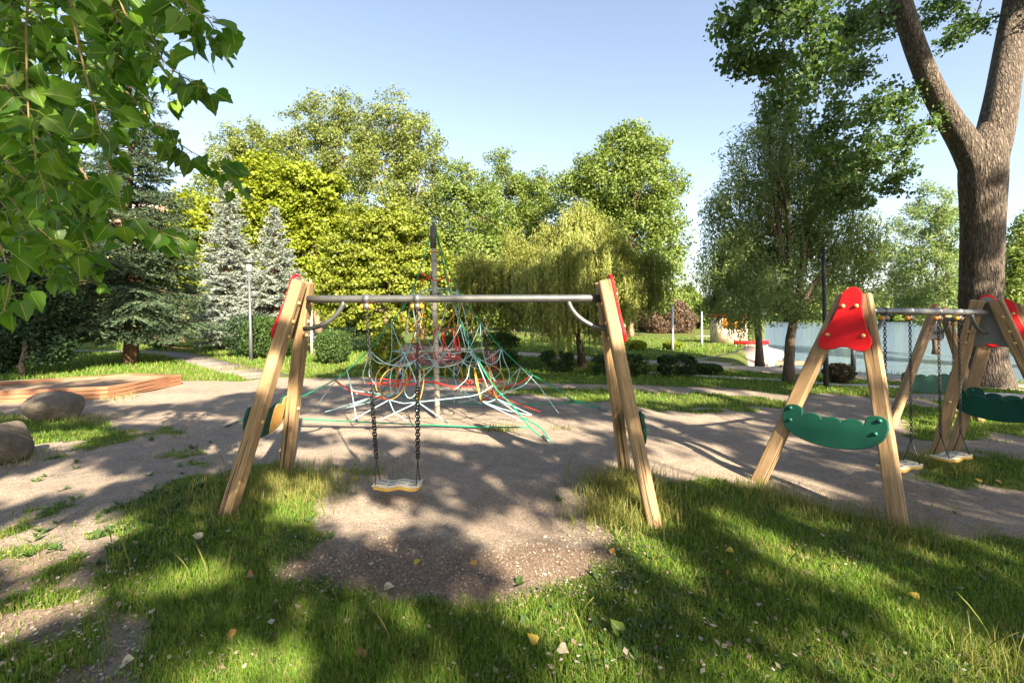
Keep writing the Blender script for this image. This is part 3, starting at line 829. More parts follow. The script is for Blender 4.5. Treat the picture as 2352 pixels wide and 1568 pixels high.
# far trees across the lake and on the sunny lawn
rng = np.random.default_rng(33)
FG = "trees on the far shore of the lake"
far_lab = ["rounded tree on the far shore, left end of the row", "tree on the far shore seen between willow twigs", "taller tree on the far shore above the swing bar", "low bushy tree on the far shore over the water line", "pale tree on the far shore left of the poplar", "broad tree on the far shore behind the swing bar", "tree on the far shore near the poplar trunk", "dense tree on the far shore right of the poplar", "tree on the far shore at the right edge"]
for i, (xp, top, r) in enumerate([(1820, 680, 30), (1880, 665, 34), (1940, 650, 40), (1995, 690, 30), (2050, 660, 40), (2105, 670, 36), (2160, 650, 40), (2320, 650, 40), (2390, 640, 50)]):
    d = 126 + rng.uniform(-3, 6)
    broadleaf("shore_tree", far_lab[i], U(xp, YH, d) * (1, 1, 0) + (0, 0, -.6), px_lobes(d, [(xp, top + r, r * 1.35), (xp - r * .9, top + r * 1.5, r * 1.15), (xp + r * .9, top + r * 1.5, r * 1.15)]), M['mid'], M['bark'], 90, 2.0, 34, .95, .6, .4, group=FG, twigs=4)
broadleaf("plum_tree", "purple leaved tree on the sunny lawn beyond the willow", U(1545, YH, 40) * (1, 1, 0), px_lobes(40, [(1545, 735, 42), (1515, 745, 30), (1575, 740, 26), (1545, 712, 28)]), M['purple'], M['bark'], 300, .5, 80, .15, .09, .14, twigs=14, fork=.2)
broadleaf("plum_tree", "small dusky tree left of the purple leaved tree", U(1492, YH, 44) * (1, 1, 0), px_lobes(44, [(1490, 745, 26), (1475, 735, 20)]), M['purple'], M['bark'], 110, .45, 60, .22, .13, .12, twigs=8, fork=.2)
SG = "young trees on the far lawn"
for xp, top, lab in [(1602, 700, "green tree right of the purple one on the far lawn"), (1640, 690, "light green tree at the end of the far lawn behind trailing twigs"), (1575, 660, "grey green tree rising behind the purple tree"), (1440, 720, "low green tree behind the right swing post on the far lawn")]:
    d = rng.uniform(50, 60)
    broadleaf("young_tree", lab, U(xp, YH, d) * (1, 1, 0), px_lobes(d, [(xp, top + 22, 24), (xp - 14, top + 40, 22), (xp + 14, top + 42, 22)]), M['mid'], M['bark'], 150, .7, 50, .32, .2, .15, group=SG, twigs=8, fork=.2)
for k, (x0, x1, d, lab) in enumerate([(-520, 420, 62, "far wood behind the spruces"), (420, 1180, 70, "far wood behind the tall trees"), (1150, 1640, 85, "far wood beyond the sunny lawn")]):
    lob = []
    for q in range(12):
        xx = x0 + (x1 - x0) * (q + .5) / 12
        lob += px_lobes(d, [(xx, rng.uniform(560, 640) if k < 2 else rng.uniform(700, 725), 60 if k < 2 else 36), (xx, 690 if k < 2 else 745, 55 if k < 2 else 26)])
    P, CC, OO = clumps(lob, 500, 1.3, 40, .4)
    mb = MB(); leaves(mb, P[P[:, 2] > 0], .55, .36, .5)
    tag(mb.build("far_wood", M['mid']), lab, "wood", kind='stuff')

# clipped shrubs and hedges --------------------------------------------------
def bush(name, label, c, size, lm, n, L=.05, W=.03, sq=3.0, group=None, ragged=.06, stems=6):
    """clipped shrub: a superellipsoid of small leaves on stems"""
    c = np.array(c, float); t = thing(name, c, label, "hedge" if "hedge" in name else "shrub", group)
    d = unit(n); ex = 2 / sq
    s = np.sign(d) * np.abs(d) ** ex
    s /= (np.abs(s) ** sq).sum(1, keepdims=True) ** (1 / sq)
    r = 1 - .32 * rng.random(n) ** 1.8 + ragged * rng.normal(size=n) * .5
    lump = 1 + (.07 if sq < 3.5 else .025) * np.sin(d[:, 0] * 9 + c[0] * 3) * np.sin(d[:, 2] * 8 + c[1]) + .05 * np.sin(d[:, 1] * 13 + d[:, 0] * 7)
    P = c + np.array([0, 0, size[2] / 2 + .04]) + s * (r * lump)[:, None] * np.array(size) / 2
    P = P[P[:, 2] > c[2] + .02]
    mb = MB(); leaves(mb, P, L, W, .3); mb.build("foliage", lm, t)
    sb = MB()
    for _ in range(stems):
        e = c + np.array([rng.uniform(-.4, .4) * size[0], rng.uniform(-.4, .4) * size[1], size[2] * .8])
        b0 = c + (e - c) * np.array([.55, .55, 0]) - np.array([0, 0, .05])
        sb.tube(bend(b0, e, 5, 0), np.linspace(.014, .005, 5), 5)
    sb.build("stem", M['bark'], t)
    return t
rng = np.random.default_rng(41)
HG = "low clipped hedges along the lake path"
M['lowhedge'] = leaf_mat("dark_box_leaves", [(.022, .052, .014), (.034, .07, .017), (.05, .09, .022)], .15, .5)
def hedge_px(label, x0, x1, y0, y1, dep=.7, n=5200, m='hedge', name="clipped_hedge", L=.05, W=.032, sq=4, **k):
    b = G((x0 + x1) / 2, y1); s = b[1] / F
    b[1] += dep / 2
    return bush(name, label, b, ((x1 - x0) * s, dep, (y1 - y0) * s), M[m], n, L, W, sq, **k)
hedge_px("low clipped hedge left of the right swing frame, by the willow trunk", 1245, 1320, 812, 857, .7, 8000, 'lowhedge', group=HG)
hedge_px("low clipped hedge partly behind the right swing post", 1368, 1495, 820, 866, .7, 8000, 'lowhedge', group=HG)
hedge_px("low clipped hedge between the right swing post and the red topped swing", 1525, 1605, 822, 868, .7, 8000, 'lowhedge', group=HG)
hedge_px("low loose shrub patch right of the last clipped hedge", 1605, 1670, 842, 862, .8, 3200, name="low_shrub", sq=2.2)
hedge_px("reddish round shrub under the red swing panel", 1922, 1980, 842, 884, .7, 3200, 'reddish', "round_shrub", sq=2.2)
hedge_px("tall clipped hedge behind the bench, its right end sunlit", 1005, 1190, 768, 846, 1.0, 12000, 'hedge', "clipped_hedge", .06, .04)
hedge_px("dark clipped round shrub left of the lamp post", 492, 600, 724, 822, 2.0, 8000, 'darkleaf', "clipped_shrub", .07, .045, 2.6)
hedge_px("broad clipped green shrub behind the lamp post", 532, 650, 732, 826, 1.8, 9000, 'hedge', "clipped_shrub", .07, .045, 2.6)
hedge_px("clipped yellow green shrub beside the left swing post", 712, 790, 762, 838, 1.1, 7000, 'hedge', "clipped_shrub", .06, .04, 2.4)
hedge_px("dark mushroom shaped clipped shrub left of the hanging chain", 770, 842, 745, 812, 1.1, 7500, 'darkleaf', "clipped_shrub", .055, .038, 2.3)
hedge_px("loose yellow green shrub between the chain and the bench", 842, 918, 756, 862, 1.0, 7000, 'horn', "loose_shrub", .07, .045, 2.2)
hedge_px("round green shrub seen under the spruce boughs", 318, 372, 735, 805, 1.5, 4200, 'hedge', "round_shrub", .08, .05, 2.3)
hedge_px("yellowish clipped bush beside the white post on the far lawn", 1540, 1574, 788, 804, 1.4, 2600, 'maple', "clipped_bush", .12, .08, 2.5)
hedge_px("yellowish clipped bush left on the far lawn behind the swing post", 1452, 1490, 786, 806, 1.4, 2600, 'maple', "clipped_bush", .12, .08, 2.5)

# building behind the spruce --------------------------------------------------
bt = thing("apartment_building", U(270, YH, 75) * (1, 1, 0), "white and salmon apartment building glimpsed through the dark spruce", "building")
bb = MB(); q = WL[bt.name]
M['bwall'] = plain("white_render", (.70, .66, .60), .9, 0, .06, .6)
M['bpink'] = plain("salmon_render", (.62, .34, .25), .9, 0, .08, .6)
M['glass'] = plain("window_glass", (.06, .07, .085), .12, 0, .2, .5)
bb.box(q + (0, 6, 10), (20, 11, 20)); bb.build("wall", M['bwall'], bt)
bb = MB(); bb.box(q + (0, 6, 20.3), (20.6, 11.6, .6)); bb.build("roof", M['dark'], bt)
for k in range(3):
    bb = MB(); bb.box(q + (-6.5 + 6.5 * k, .4, 10), (2.2, .5, 19)); bb.build("salmon_panel", M['bpink'], bt)
for fl in range(6):
    for k in range(6):
        bb = MB(); bb.box(q + (-8.6 + 3.45 * k, .46, 3 + 3 * fl), (1.2, .12, 1.5)); bb.build("window", M['glass'], bt)

# ------------------------------------------------------------------ lamps
def lamp(label, base, H, lean=(0, 0), pole='lamp', head=True, r=.05, group="park lamp posts"):
    base = np.array(base, float); t = thing("lamp_post", base, label, "lamp post", group)
    tp = base + np.array([lean[0], lean[1], H])
    mb = MB(); mb.tube([base - (0, 0, .05), base + (tp - base) * .3, base + (tp - base) * .31, tp - (0, 0, .42 if head else 0)], [r * 1.25, r * 1.15, r, r * .8], 12); mb.build("pole", M[pole], t, smooth=True)
    if head:
        mb = MB(); mb.tube([tp - (0, 0, .42), tp - (0, 0, .38), tp - (0, 0, .1)], [.06, .085, .11], 12); mb.build("lantern", M['lampglass'], t, smooth=True)
        mb = MB()
        for z in (.32, .24, .16): mb.loop([tp + np.array([.125 * math.cos(a), .125 * math.sin(a), -z]) for a in np.linspace(0, 2 * PI, 20, endpoint=False)], .008, 5)
        mb.build("louvre", M['lamp'], t)
        mb = MB(); mb.tube([tp - (0, 0, .1), tp - (0, 0, .075), tp - (0, 0, .0), tp + (0, 0, .04)], [.2, .2, .06, .02], 16); mb.build("cap", M['lamp'], t)
    return t
lamp("grey lamp post with a flat capped lantern before the blue spruces", G(577, 830), 3.6, (-.08, 0))
lamp("dark lamp post standing left of the red swing panel's top under the willow", G(1898, 893), 3.2, (-.07, 0), "dark", False, .045)
lamp("thin dark blue lamp post behind the spruce's left boughs", G(167, 812), 3.9, (-.06, 0))
lamp("pale slender post beside the left swing legs", G(716, 812), 3.2, (-.05, 0), 'lamppale', False)
lamp("white slender post on the far sunny lawn beside a yellowish bush", G(1545, 805), 2.05, (0, 0), 'lamppale', False, .05)
lamp("white slender post at the edge of the far lawn near the trailing willow", G(1612, 795), 1.8, (0, 0), 'lamppale', False, .05)
lamp("dark slim post behind the red topped swing frame", G(1960, 846), 1.5, (0, 0), 'lamp', False, .06)

# boat landing far behind the willow
lt = thing("boat_landing", U(1712, YH, 24) * (1, 1, 0), "boat landing with a long red barrier and orange kiosk at the lake edge", "landing")
q = WL[lt.name]
mb = MB(); mb.box(q + (0, -.6, .22), (1.75, .12, .18)); mb.build("barrier", M['red'], lt)
mb = MB()
for k in range(4): mb.tube([q + (-.8 + .53 * k, -.6, -.05), q + (-.8 + .53 * k, -.6, .2)], .03, 8)
mb.build("post", M['lamppale'], lt)
mb = MB(); mb.box(q + (.15, 2.2, .75), (1.6, 1.2, 1.5)); mb.build("kiosk", plain("cream_board", (.66, .52, .38), .8, 0, .1, 3), lt)
mb = MB(); mb.box(q + (.15, 1.55, 1.15), (1.1, .08, .5)); mb.build("orange_sign", M['orange'], lt)
mb = MB(); mb.box(q + (.15, 2.2, 1.58), (1.9, 1.5, .1)); mb.build("roof", M['red'], lt)
dk = thing("jetty", np.array([10.9, 18.3, -.62]), "narrow pale jetty edge lying out over the lake", "jetty")
mb = MB(); mb.box(np.array([11.0, 18.9, -.35]), (2.6, .9, .1), .1); mb.build("deck", M['wood'], dk)
mb = MB()
for x in (9.9, 11, 12.1): mb.tube([(x, 18.6, -1.2), (x, 18.6, -.38)], .05, 8)
mb.build("post", M['dark'], dk)

# ------------------------------------------------------------------ swings
def beam(name, a, b, w, h, mt, parent, side, cham=.012):
    """timber from a to b, local z along its length so the grain runs with it"""
    a = np.array(a, float); b = np.array(b, float); L = np.linalg.norm(b - a)
    z = (b - a) / L; x = np.array(side, float); x = x - z * x.dot(z); x /= np.linalg.norm(x); y = np.cross(z, x)
    pr = [(w / 2 - cham, h / 2), (w / 2, h / 2 - cham), (w / 2, -h / 2 + cham), (w / 2 - cham, -h / 2), (-w / 2 + cham, -h / 2), (-w / 2, -h / 2 + cham), (-w / 2, h / 2 - cham), (-w / 2 + cham, h / 2)][::-1]
    V = []
    for s in np.linspace(0, 1, 7):
        V += [(u + .002 * math.sin(9 * s + u * 40), v, s * L) for u, v in pr]
    V += [(0, 0, 0), (0, 0, L + .004)]
    Q = [(i * 8 + k, i * 8 + (k + 1) % 8, i * 8 + 8 + (k + 1) % 8, i * 8 + 8 + k) for i in range(6) for k in range(8)]
    T = [(56, (k + 1) % 8, k) for k in range(8)] + [(57, 48 + k, 48 + (k + 1) % 8) for k in range(8)]
    me = bpy.data.meshes.new(name)
    me.from_pydata(V, [], Q + T); me.materials.append(mt); me.update()
    o = bpy.data.objects.new(name, me)
    o.matrix_local = Matrix(((x[0], y[0], z[0], 0), (x[1], y[1], z[1], 0), (x[2], y[2], z[2], 0), (0, 0, 0, 1)))
    wl = WL[parent.name]
    o.location = tuple(a - wl)
    link(o, parent, wl)
    return o

RED = [(-.02, 1.0)]
def red_outline():
    P = []
    for a in np.linspace(0, PI, 13): P.append((.115 * math.cos(a), .40 + .115 * math.sin(a)))
    L = [(-.13, .28), (-.165, .17), (-.215, .05), (-.262, -.03)]
    P += L
    for a in np.linspace(PI * .9, PI * 1.62, 9): P.append((-.185 + .10 * math.cos(a), -.09 + .10 * math.sin(a)))
    for a in np.linspace(PI * .78, PI * .22, 7): P.append((.11 * math.cos(a) * 1.1, -.225 + .075 * math.sin(a)))
    for a in np.linspace(PI * 1.38, PI * 2.1, 9): P.append((.185 + .10 * math.cos(a), -.09 + .10 * math.sin(a)))
    P += [(-u, v) for u, v in L[::-1]]
    return [(u * .76, v * .90) for u, v in P]
def green_outline(hw=.5):
    P = []
    n = 5
    top = []
    for k in range(n):
        c = -hw + hw * 2 * (k + .5) / n; r = hw / n
        base = .10 - .055 * math.cos((c / hw) * PI * .5) + (.03 if k in (0, n - 1) else 0)
        for a in np.linspace(PI * .92, PI * .08, 8):
            top.append((c + r * math.cos(a) * .98, base + r * .55 * math.sin(a)))
    bot = []
    for a in np.linspace(.12, PI - .12, 24):
        bot.append(((hw + .005) * math.cos(a), .04 - .235 * math.sin(a) ** .85))
    return [(u, v * 1.02) for u, v in top + [(hw + .01, .06)] + bot + [(-hw - .01, .06)]]

def a_frame(t, fa, fb, apex, out, redback=True, side_sign=1, wleg=.125, tan_strip=False, bolts=True):
    """two legs meeting at apex; panels on the outer side (out)"""
    fa, fb, apex, out = (np.array(q, float) for q in (fa, fb, apex, out))
    out = out / np.linalg.norm(out)
    ax = (fb - fa); ax[2] = 0; ax /= np.linalg.norm(ax)
    for f, sg in ((fa, -1), (fb, 1)):
        topp = apex + ax * sg * .075
        beam("leg", f - (topp - f) / np.linalg.norm(topp - f) * .12, topp, wleg, .105, M['wood'], t, ax * sg)
    # plane of the frame
    mid = (fa + fb) / 2
    vy = apex - mid; vy /= np.linalg.norm(vy)
    nr = np.cross(ax, vy); nr /= np.linalg.norm(nr)
    if nr.dot(out) < 0: nr = -nr
    H = np.linalg.norm(apex - mid)
    org = mid + vy * (H - .40) + nr * .078
    prism("red_panel", red_outline(), org, ax, vy, .028, M['red'], t)
    if redback:
        prism("panel_back", [(u * .93, v * .95) for u, v in red_outline()], org - nr * .0175, ax, vy, .008, M['redback'], t, 0)
    go = mid + vy * (H * .355) + nr * .078
    hw = np.linalg.norm(fb - fa) * .5 * .60 + .075
    prism("green_panel", green_outline(hw), go, ax, vy, .03, M['green'], t)
    if tan_strip:
        g = [(u, v) for u, v in green_outline(hw) if u > hw * .12]
        prism("tan_stripe", [(u, v * .985) for u, v in g if u < hw * .78], go - nr * .018, ax, vy, .008, M['yellow'], t, 0)  # tan section laid over part of the panel's inner face
    for (u, v) in ((-.055, .27), (.055, .27), (-.145, -.02), (.145, -.02)):
        mb = MB(); mb.sphere(org + ax * u + vy * v + nr * .016, .019, 10, 6); mb.build("bolt", M['bolt'], t, smooth=True)
    for (u, v) in ((-hw * .86, .12), (hw * .86, .12), (-hw * .82, .0), (hw * .82, .0)):
        mb = MB(); mb.sphere(go + ax * u + vy * v + nr * .018, .019, 10, 6); mb.build("bolt", M['gbolt'], t, smooth=True)
    if bolts:   # coach bolts on the inner faces
        for f, sg in ((fa, -1), (fb, 1)):
            tp = apex + ax * sg * .075; dv = (f - tp) / np.linalg.norm(f - tp)
            sd = np.cross(dv, nr); sd /= np.linalg.norm(sd)
            for s in (.2, .38, .52, 1.3):
                mb = MB(); mb.sphere(tp + dv * s - nr * .054, .017, 8, 5); mb.build("bolt", M['bolt'], t, smooth=True)
    return ax, vy, nr

def chain_mesh(a, b, mt, parent, link_len=.036, r=.0042, name="chain", fat=None):
    a = np.array(a, float); b = np.array(b, float); L = np.linalg.norm(b - a); d = (b - a) / L
    n = int(L / (link_len * .78)); mb = MB()
    s1 = np.cross(d, (.3, .9, .1)); s1 /= np.linalg.norm(s1); s2 = np.cross(d, s1)
    for i in range(n):
        c = a + d * (i + .5) * L / n
        s = s1 if i % 2 else s2
        k = fat(i / n) if fat else 1
        pts = []
        for th in np.linspace(0, 2 * PI, 10, endpoint=False):
            pts.append(c + d * math.cos(th) * link_len * .55 + s * math.sin(th) * .0125 * k)
        mb.loop(pts, r * k, 4)
    return mb.build(name, mt, parent, smooth=True)

def swing_seat(label, tops, seat_c, seat_ax, width=.44, depth=.2, group="hanging swings", fat=False):
    seat_c = np.array(seat_c, float); ax = np.array(seat_ax, float); ax /= np.linalg.norm(ax)
    fy = np.array([-ax[1], ax[0], 0])
    t = thing("swing", seat_c, label, "swing", group)
    n = 25; us = np.linspace(-width / 2, width / 2, n)
    wave = lambda u: .009 * np.sin(u / width * 2 * PI * 2.0 + .6)
    mb = MB(); V = []
    for u in us:
        e = min(1, (width / 2 - abs(u)) / .03 + .35)
        for v in (-depth / 2 * e, depth / 2 * e):
            V.append(seat_c + ax * u + fy * v + np.array([0, 0, wave(u)]))
            V.append(seat_c + ax * u + fy * v + np.array([0, 0, wave(u) - .03]))
    Q = []
    for i in range(n - 1):
        o = i * 4
        Q += [(o, o + 4, o + 6, o + 2), (o + 1, o + 3, o + 7, o + 5), (o, o + 1, o + 5, o + 4), (o + 2, o + 6, o + 7, o + 3)]
    Q += [(0, 2, 3, 1), (n * 4 - 4, n * 4 - 3, n * 4 - 1, n * 4 - 2)]
    mb.add(V, Q); mb.build("seat", M['seatedge'], t)
    mb = MB(); V = []
    for u in us * .985:
        for v in (-depth / 2 * .93, depth / 2 * .93):
            V.append(seat_c + ax * u + fy * v + np.array([0, 0, wave(u) + .006]))
            V.append(seat_c + ax * u + fy * v + np.array([0, 0, wave(u) - .004]))
    mb.add(V, Q); mb.build("seat_top", M['seat'], t)
    mb = MB()
    for k in range(4):
        u0 = -width * .42 + k * width * .22
        for v in (-.035, .035):
            pts = [seat_c + ax * u + fy * v + np.array([0, 0, wave(u) + .007]) for u in np.linspace(u0, u0 + width * .17, 5)]
            mb.tube(pts, .004, 5)
    mb.build("slot", M['slot'], t)
    for k, sg in ((0, -1), (1, 1)):
        e0 = seat_c + ax * sg * (width / 2 - .035)
        y0 = e0 + np.array([0, 0, .24]); tp = np.array(tops[k], float)
        y0 = e0 + (tp - e0) / np.linalg.norm(tp - e0) * .25
        ch = chain_mesh(tp, y0, M['chain'], t, fat=(lambda s: 1.0 if s < .52 else 1.75) if fat else None)
        mb = MB()
        for v in (-1, 1):
            mb.tube([y0, y0 + (e0 + fy * v * .075 - y0) * .5 + np.array([0, 0, -.01]), e0 + fy * v * .075 + np.array([0, 0, .004])], .0055, 6)
        mb.loop([y0 + np.array([0, 0, .02 * math.cos(a)]) + ax * .014 * math.sin(a) for a in np.linspace(0, 2 * PI, 12, endpoint=False)], .006, 5)
        mb.build("bridle", M['chain'], ch)
    return t

def hanger(t, c, bar_ax, r):
    ax = np.array(bar_ax, float) / np.linalg.norm(bar_ax)
    mb = MB()
    mb.tube([c - ax * .028, c + ax * .028], r + .008, 14)
    mb.box(c - np.array([0, 0, r + .035]), (.05, .05, .06), math.atan2(ax[1], ax[0]))
    h = mb.build("hanger", M['steel'], t, smooth=False)
    for sg in (-1, 1):
        mb = MB(); mb.sphere(c + ax * sg * .042 - np.array([0, 0, r + .035]), .024, 10, 6); mb.build("bearing", M['orange'], h, smooth=True)
    return c - np.array([0, 0, r + .07])

def swing_set(label, f1, a1, f2, a2, bar1, bar2, r=.035, brace=None, tan=False, loc=None, back=(True, True), group="wooden swing frames"):
    f1 = [np.array(q, float) for q in f1]; f2 = [np.array(q, float) for q in f2]
    base = (f1[0] + f1[1] + f2[0] + f2[1]) / 4
    t = thing("swing_set", base, label, "swing frame", group)
    ba = np.array(bar2) - np.array(bar1)
    a_frame(t, f1[0], f1[1], a1, -ba, back[0], tan_strip=tan)
    a_frame(t, f2[0], f2[1], a2, ba, back[1])
    mb = MB(); b1 = np.array(bar1, float); b2 = np.array(bar2, float)
    mb.tube([b1 + (b2 - b1) * s for s in np.linspace(0, 1, 12)], r, 18); mb.build("crossbar", M['steel'], t, smooth=True)
    if brace:
        u = (b2 - b1) / np.linalg.norm(b2 - b1)
        for p0, sg in ((b1, 1), (b2, -1)):
            pts = []
            for a in np.linspace(0, PI / 2, 12):
                pts.append(p0 + u * sg * (brace * math.cos(a) - .06 * math.sin(a)) - np.array([0, 0, brace * .80 * math.sin(a)]) - np.array([0, 0, .02]) + u * sg * .02)
            mb = MB(); mb.tube(pts, r * .62, 12); mb.build("brace", M['steel'], t, smooth=True)
    return t

def on(p):
    p = np.array(p, float); p[2] = gz(p[0], p[1]); return p
# front frame
bl = U(712, 687, 4.35); br = U(1385, 685, 4.22)
swing_set("nearest wooden swing frame with one swing, in front of the rope net",
          (on(G(522, 1180)), on(G(655, 1092))), U(697, 648, 4.36), (on(G(1502, 1202)), on(G(1438, 1102))), U(1384, 648, 4.22), bl - (.02, 0, 0), br + (.03, 0, 0), .036, .33, True)
fr = bpy.data.objects["swing_set"]
tops = [hanger(fr, bl + (br - bl) * s, br - bl, .036) for s in ((845 - 712) / 673, (963 - 712) / 673)]
swing_seat("lone swing with long dark chains hanging on the nearest frame", tops, U(914, 1110, 4.28), (1, 0, 0), .445, .2, fat=True)
# right frame
zA = -.12
A1 = (on(G(1742, 1116, zA)), on(G(2066, 1208, zA))); A2c = G(2152, 1040, zA)
off = np.array([A1[1][0] - A1[0][0], A1[1][1] - A1[0][1], 0])
A2 = (on(A2c), on(A2c + off))
ap1 = U(1963, 678, 4.5); ap2 = U(2266, 690, 5.45)
b1 = U(1990, 714, 4.56); b2 = U(2262, 718, 5.42)
s2 = swing_set("wooden swing frame with a sunlit red panel and a green bean panel facing us", A1, ap1, A2, ap2, b1, b2, .034, .28)
bv = b2 - b1
def on_bar(b1, b2, xp):
    lo, hi = 0, 1
    for _ in range(40):
        m = (lo + hi) / 2; q = b1 + (b2 - b1) * m
        if 1176 + F * q[0] / q[1] < xp: lo = m
        else: hi = m
    return b1 + (b2 - b1) * lo
ta = [hanger(s2, on_bar(b1, b2, x), bv, .034) for x in (2032, 2090)]
tb_ = [hanger(s2, on_bar(b1, b2, x), bv, .034) for x in (2155, 2202)]
def seat_at(tops, z, label, dx=0, dy=0, tw=0):
    m = (tops[0] + tops[1]) / 2
    ax = tops[1] - tops[0]; ax[2] = 0
    wd = np.linalg.norm(ax) + .06
    return swing_seat(label, tops, (m[0] + dx, m[1] + dy, z), Matrix.Rotation(tw, 3, 'Z') @ Vector(ax), wd, .19)
seat_at(ta, .115, "cream seated swing just behind the leg of the green panelled frame", .02, 0)
seat_at(tb_, .10, "cream seated swing farther along the bar beside the second pair of legs", .03, 0)
# the second frame at the right: near end faces us, bar runs away to the far end
A4c = G(2190, 1035, zA)
fB = (on(A4c), on(A4c + np.array([.85, -.72, 0])))
fA = (on(G(2046, 962)), on(G(2250, 952)))
ap3 = U(2157, 706, 7.75); ap4 = U(2308, 700, 5.95)
bA = ap4 + (ap3 - ap4) * .04 - (0, 0, .2); bB = ap4 + (ap3 - ap4) * .97 - (0, 0, .2)
s3 = swing_set("farther wooden swing frame by the poplar, its near red panel cut by the right edge", fB, ap4, fA, ap3, bA, bB, .034, .26)
t3_ = [hanger(s3, on_bar(bB, bA, x), bA - bB, .034) for x in (2189, 2214)]
seat_at(t3_, .2, "half hidden swing of the farther frame before the poplar trunk")

# ------------------------------------------------------------------ rope net
rng = np.random.default_rng(51)
MX = U(1005, 960, 7.4) * (1, 1, 0)
net = thing("climbing_net", MX, "rope climbing pyramid in green, blue, red and yellow on a grey mast", "climbing net")
TOPZ = CAM_H + (720 - 520) / F * 7.4
mtop = U(995, 520, 7.4)
def Z6(x, y): return (674 + x * .3515, 490 + y * .3515)
mb = MB(); mb.tube([MX - (0, 0, .1), MX + (mtop - MX) * .3, MX + (mtop - MX) * .7, mtop], [.047, .045, .043, .04], 14); mb.build("mast", M['mast'], net, smooth=True)
mb = MB(); mb.tube([mtop - (0, 0, .36), mtop, mtop + (0, 0, .03)], [.05, .052, .02], 14); mb.build("mast_sleeve", M['sleeve'], net, smooth=True)
for s in np.linspace(.06, .9, 11):
    mb = MB(); c = MX + (mtop - MX) * s
    mb.loop([c + np.array([.049 * math.cos(a), .049 * math.sin(a), .02 * math.cos(a + s * 9)]) for a in np.linspace(0, 2 * PI, 14, endpoint=False)], .004, 4)
    mb.build("mast_band", M['dark'], net)
ANC = [G(1268, 1020), G(1395, 943), MX + np.array([-1.62, 1.75, 0]), G(515, 980)]
EDGE_PX = [[(930, 85), (965, 270), (1000, 440), (1050, 600), (1150, 840), (1260, 1060), (1340, 1170), (1430, 1250), (1560, 1420)],
           [(940, 85), (985, 300), (1060, 480), (1150, 620), (1325, 850), (1500, 1020), (1730, 1150), (1850, 1240)],
           None,
           [(905, 85), (870, 240), (820, 390), (770, 530), (700, 640), (510, 880), (300, 1075), (40, 1205), (-200, 1300)]]
def plane_pt(A, x, y):
    k = (x - 1176) / F
    dx, dy = A[0] - MX[0], A[1] - MX[1]
    s = (k * MX[1] - MX[0]) / (dx - k * dy)
    s = max(s, .012)
    Y_ = MX[1] + dy * s
    return np.array([MX[0] + dx * s, Y_, CAM_H - (y - YH) / F * Y_])
EDGES = []
for A, pp in zip(ANC, EDGE_PX):
    if pp is None:
        ref = EDGES[1]; D = np.linalg.norm(ANC[1][:2] - MX[:2]); e = []
        for q in ref[:-1]:
            s = np.linalg.norm(q[:2] - MX[:2]) / D
            e.append(np.array([MX[0] + (A[0] - MX[0]) * s, MX[1] + (A[1] - MX[1]) * s, q[2]]))
        e.append(A)
    else:
        e = [plane_pt(A, *Z6(*q)) for q in pp] + [A]
        e[0] = mtop + (e[0] - mtop) * .2
    EDGES.append(np.array(e))
def smooth_curve(P, n):
    P = np.array(P, float)
    L = np.r_[0, np.cumsum(np.linalg.norm(np.diff(P, axis=0), axis=1))]
    t = np.linspace(0, L[-1], n)
    Q = np.stack([np.interp(t, L, P[:, k]) for k in range(3)], 1)
    for _ in range(3): Q[1:-1] = (Q[:-2] + 2 * Q[1:-1] + Q[2:]) / 4
    return Q
ESM = [smooth_curve(e, 90) for e in EDGES]
RR = .0076
def rope(pts, col, r=RR, name="rope", n=18, sm=True):
    m = MB(); P = smooth_curve(pts, n) if sm else np.array(pts)
    m.tube(P, r, 6)
    return m.build(name, M[col], net, smooth=True)
def hoop(pts, col, r=RR, name="rope_loop"):
    m = MB(); m.loop(pts, r, 6)
    return m.build(name, M[col], net, smooth=True)
for e in ESM:
    rope(e, 'rgreen', .0105, "edge_rope", 60)
    # turnbuckle and second strand at the anchor
    a, b = e[-1], e[-14]
    rope([b, (a + b) / 2 + np.array([.08, .02, .03]), a], 'rgreen', .010, "anchor_strand", 10)
    m = MB(); m.tube([a + (b - a) * .06, a + (b - a) * .3], .02, 8); m.build("turnbuckle", M['steel'], net, smooth=True)
def E(k, z):
    e = ESM[k % 4]; i = np.argsort(e[:, 2])
    return np.array([np.interp(z, e[i, 2], e[i, c]) for c in range(3)])
def face(k, u, z, c=1.0):
    """point on the net face between edges k and k+1, pulled to the mast by c"""
    p = E(k, z) * (1 - u) + E(k + 1, z) * u
    q = MX + (mtop - MX) * (z / mtop[2])
    return np.array([q[0] + (p[0] - q[0]) * c, q[1] + (p[1] - q[1]) * c, z])
def clip(p, a=None):
    m = MB(); m.sphere(p, .02, 7, 5); return m
def clamp(p):
    m = MB(); m.sphere(p, .019, 7, 5, (1, 1, 1.3)); m.build("clamp", M['steel'], net, smooth=True)
# level 1: small yellow ring, then the red square
hoop([face(k, u, 2.70, 1) for k in range(4) for u in (0, .5)], 'ryellow', .009)
for k in range(4):
    rope([E(k, 2.36), face(k, .3, 2.30, .85), face(k, .6, 2.22, .9), E(k + 1, 2.27)], 'rred', .0095); clamp(E(k, 2.36))
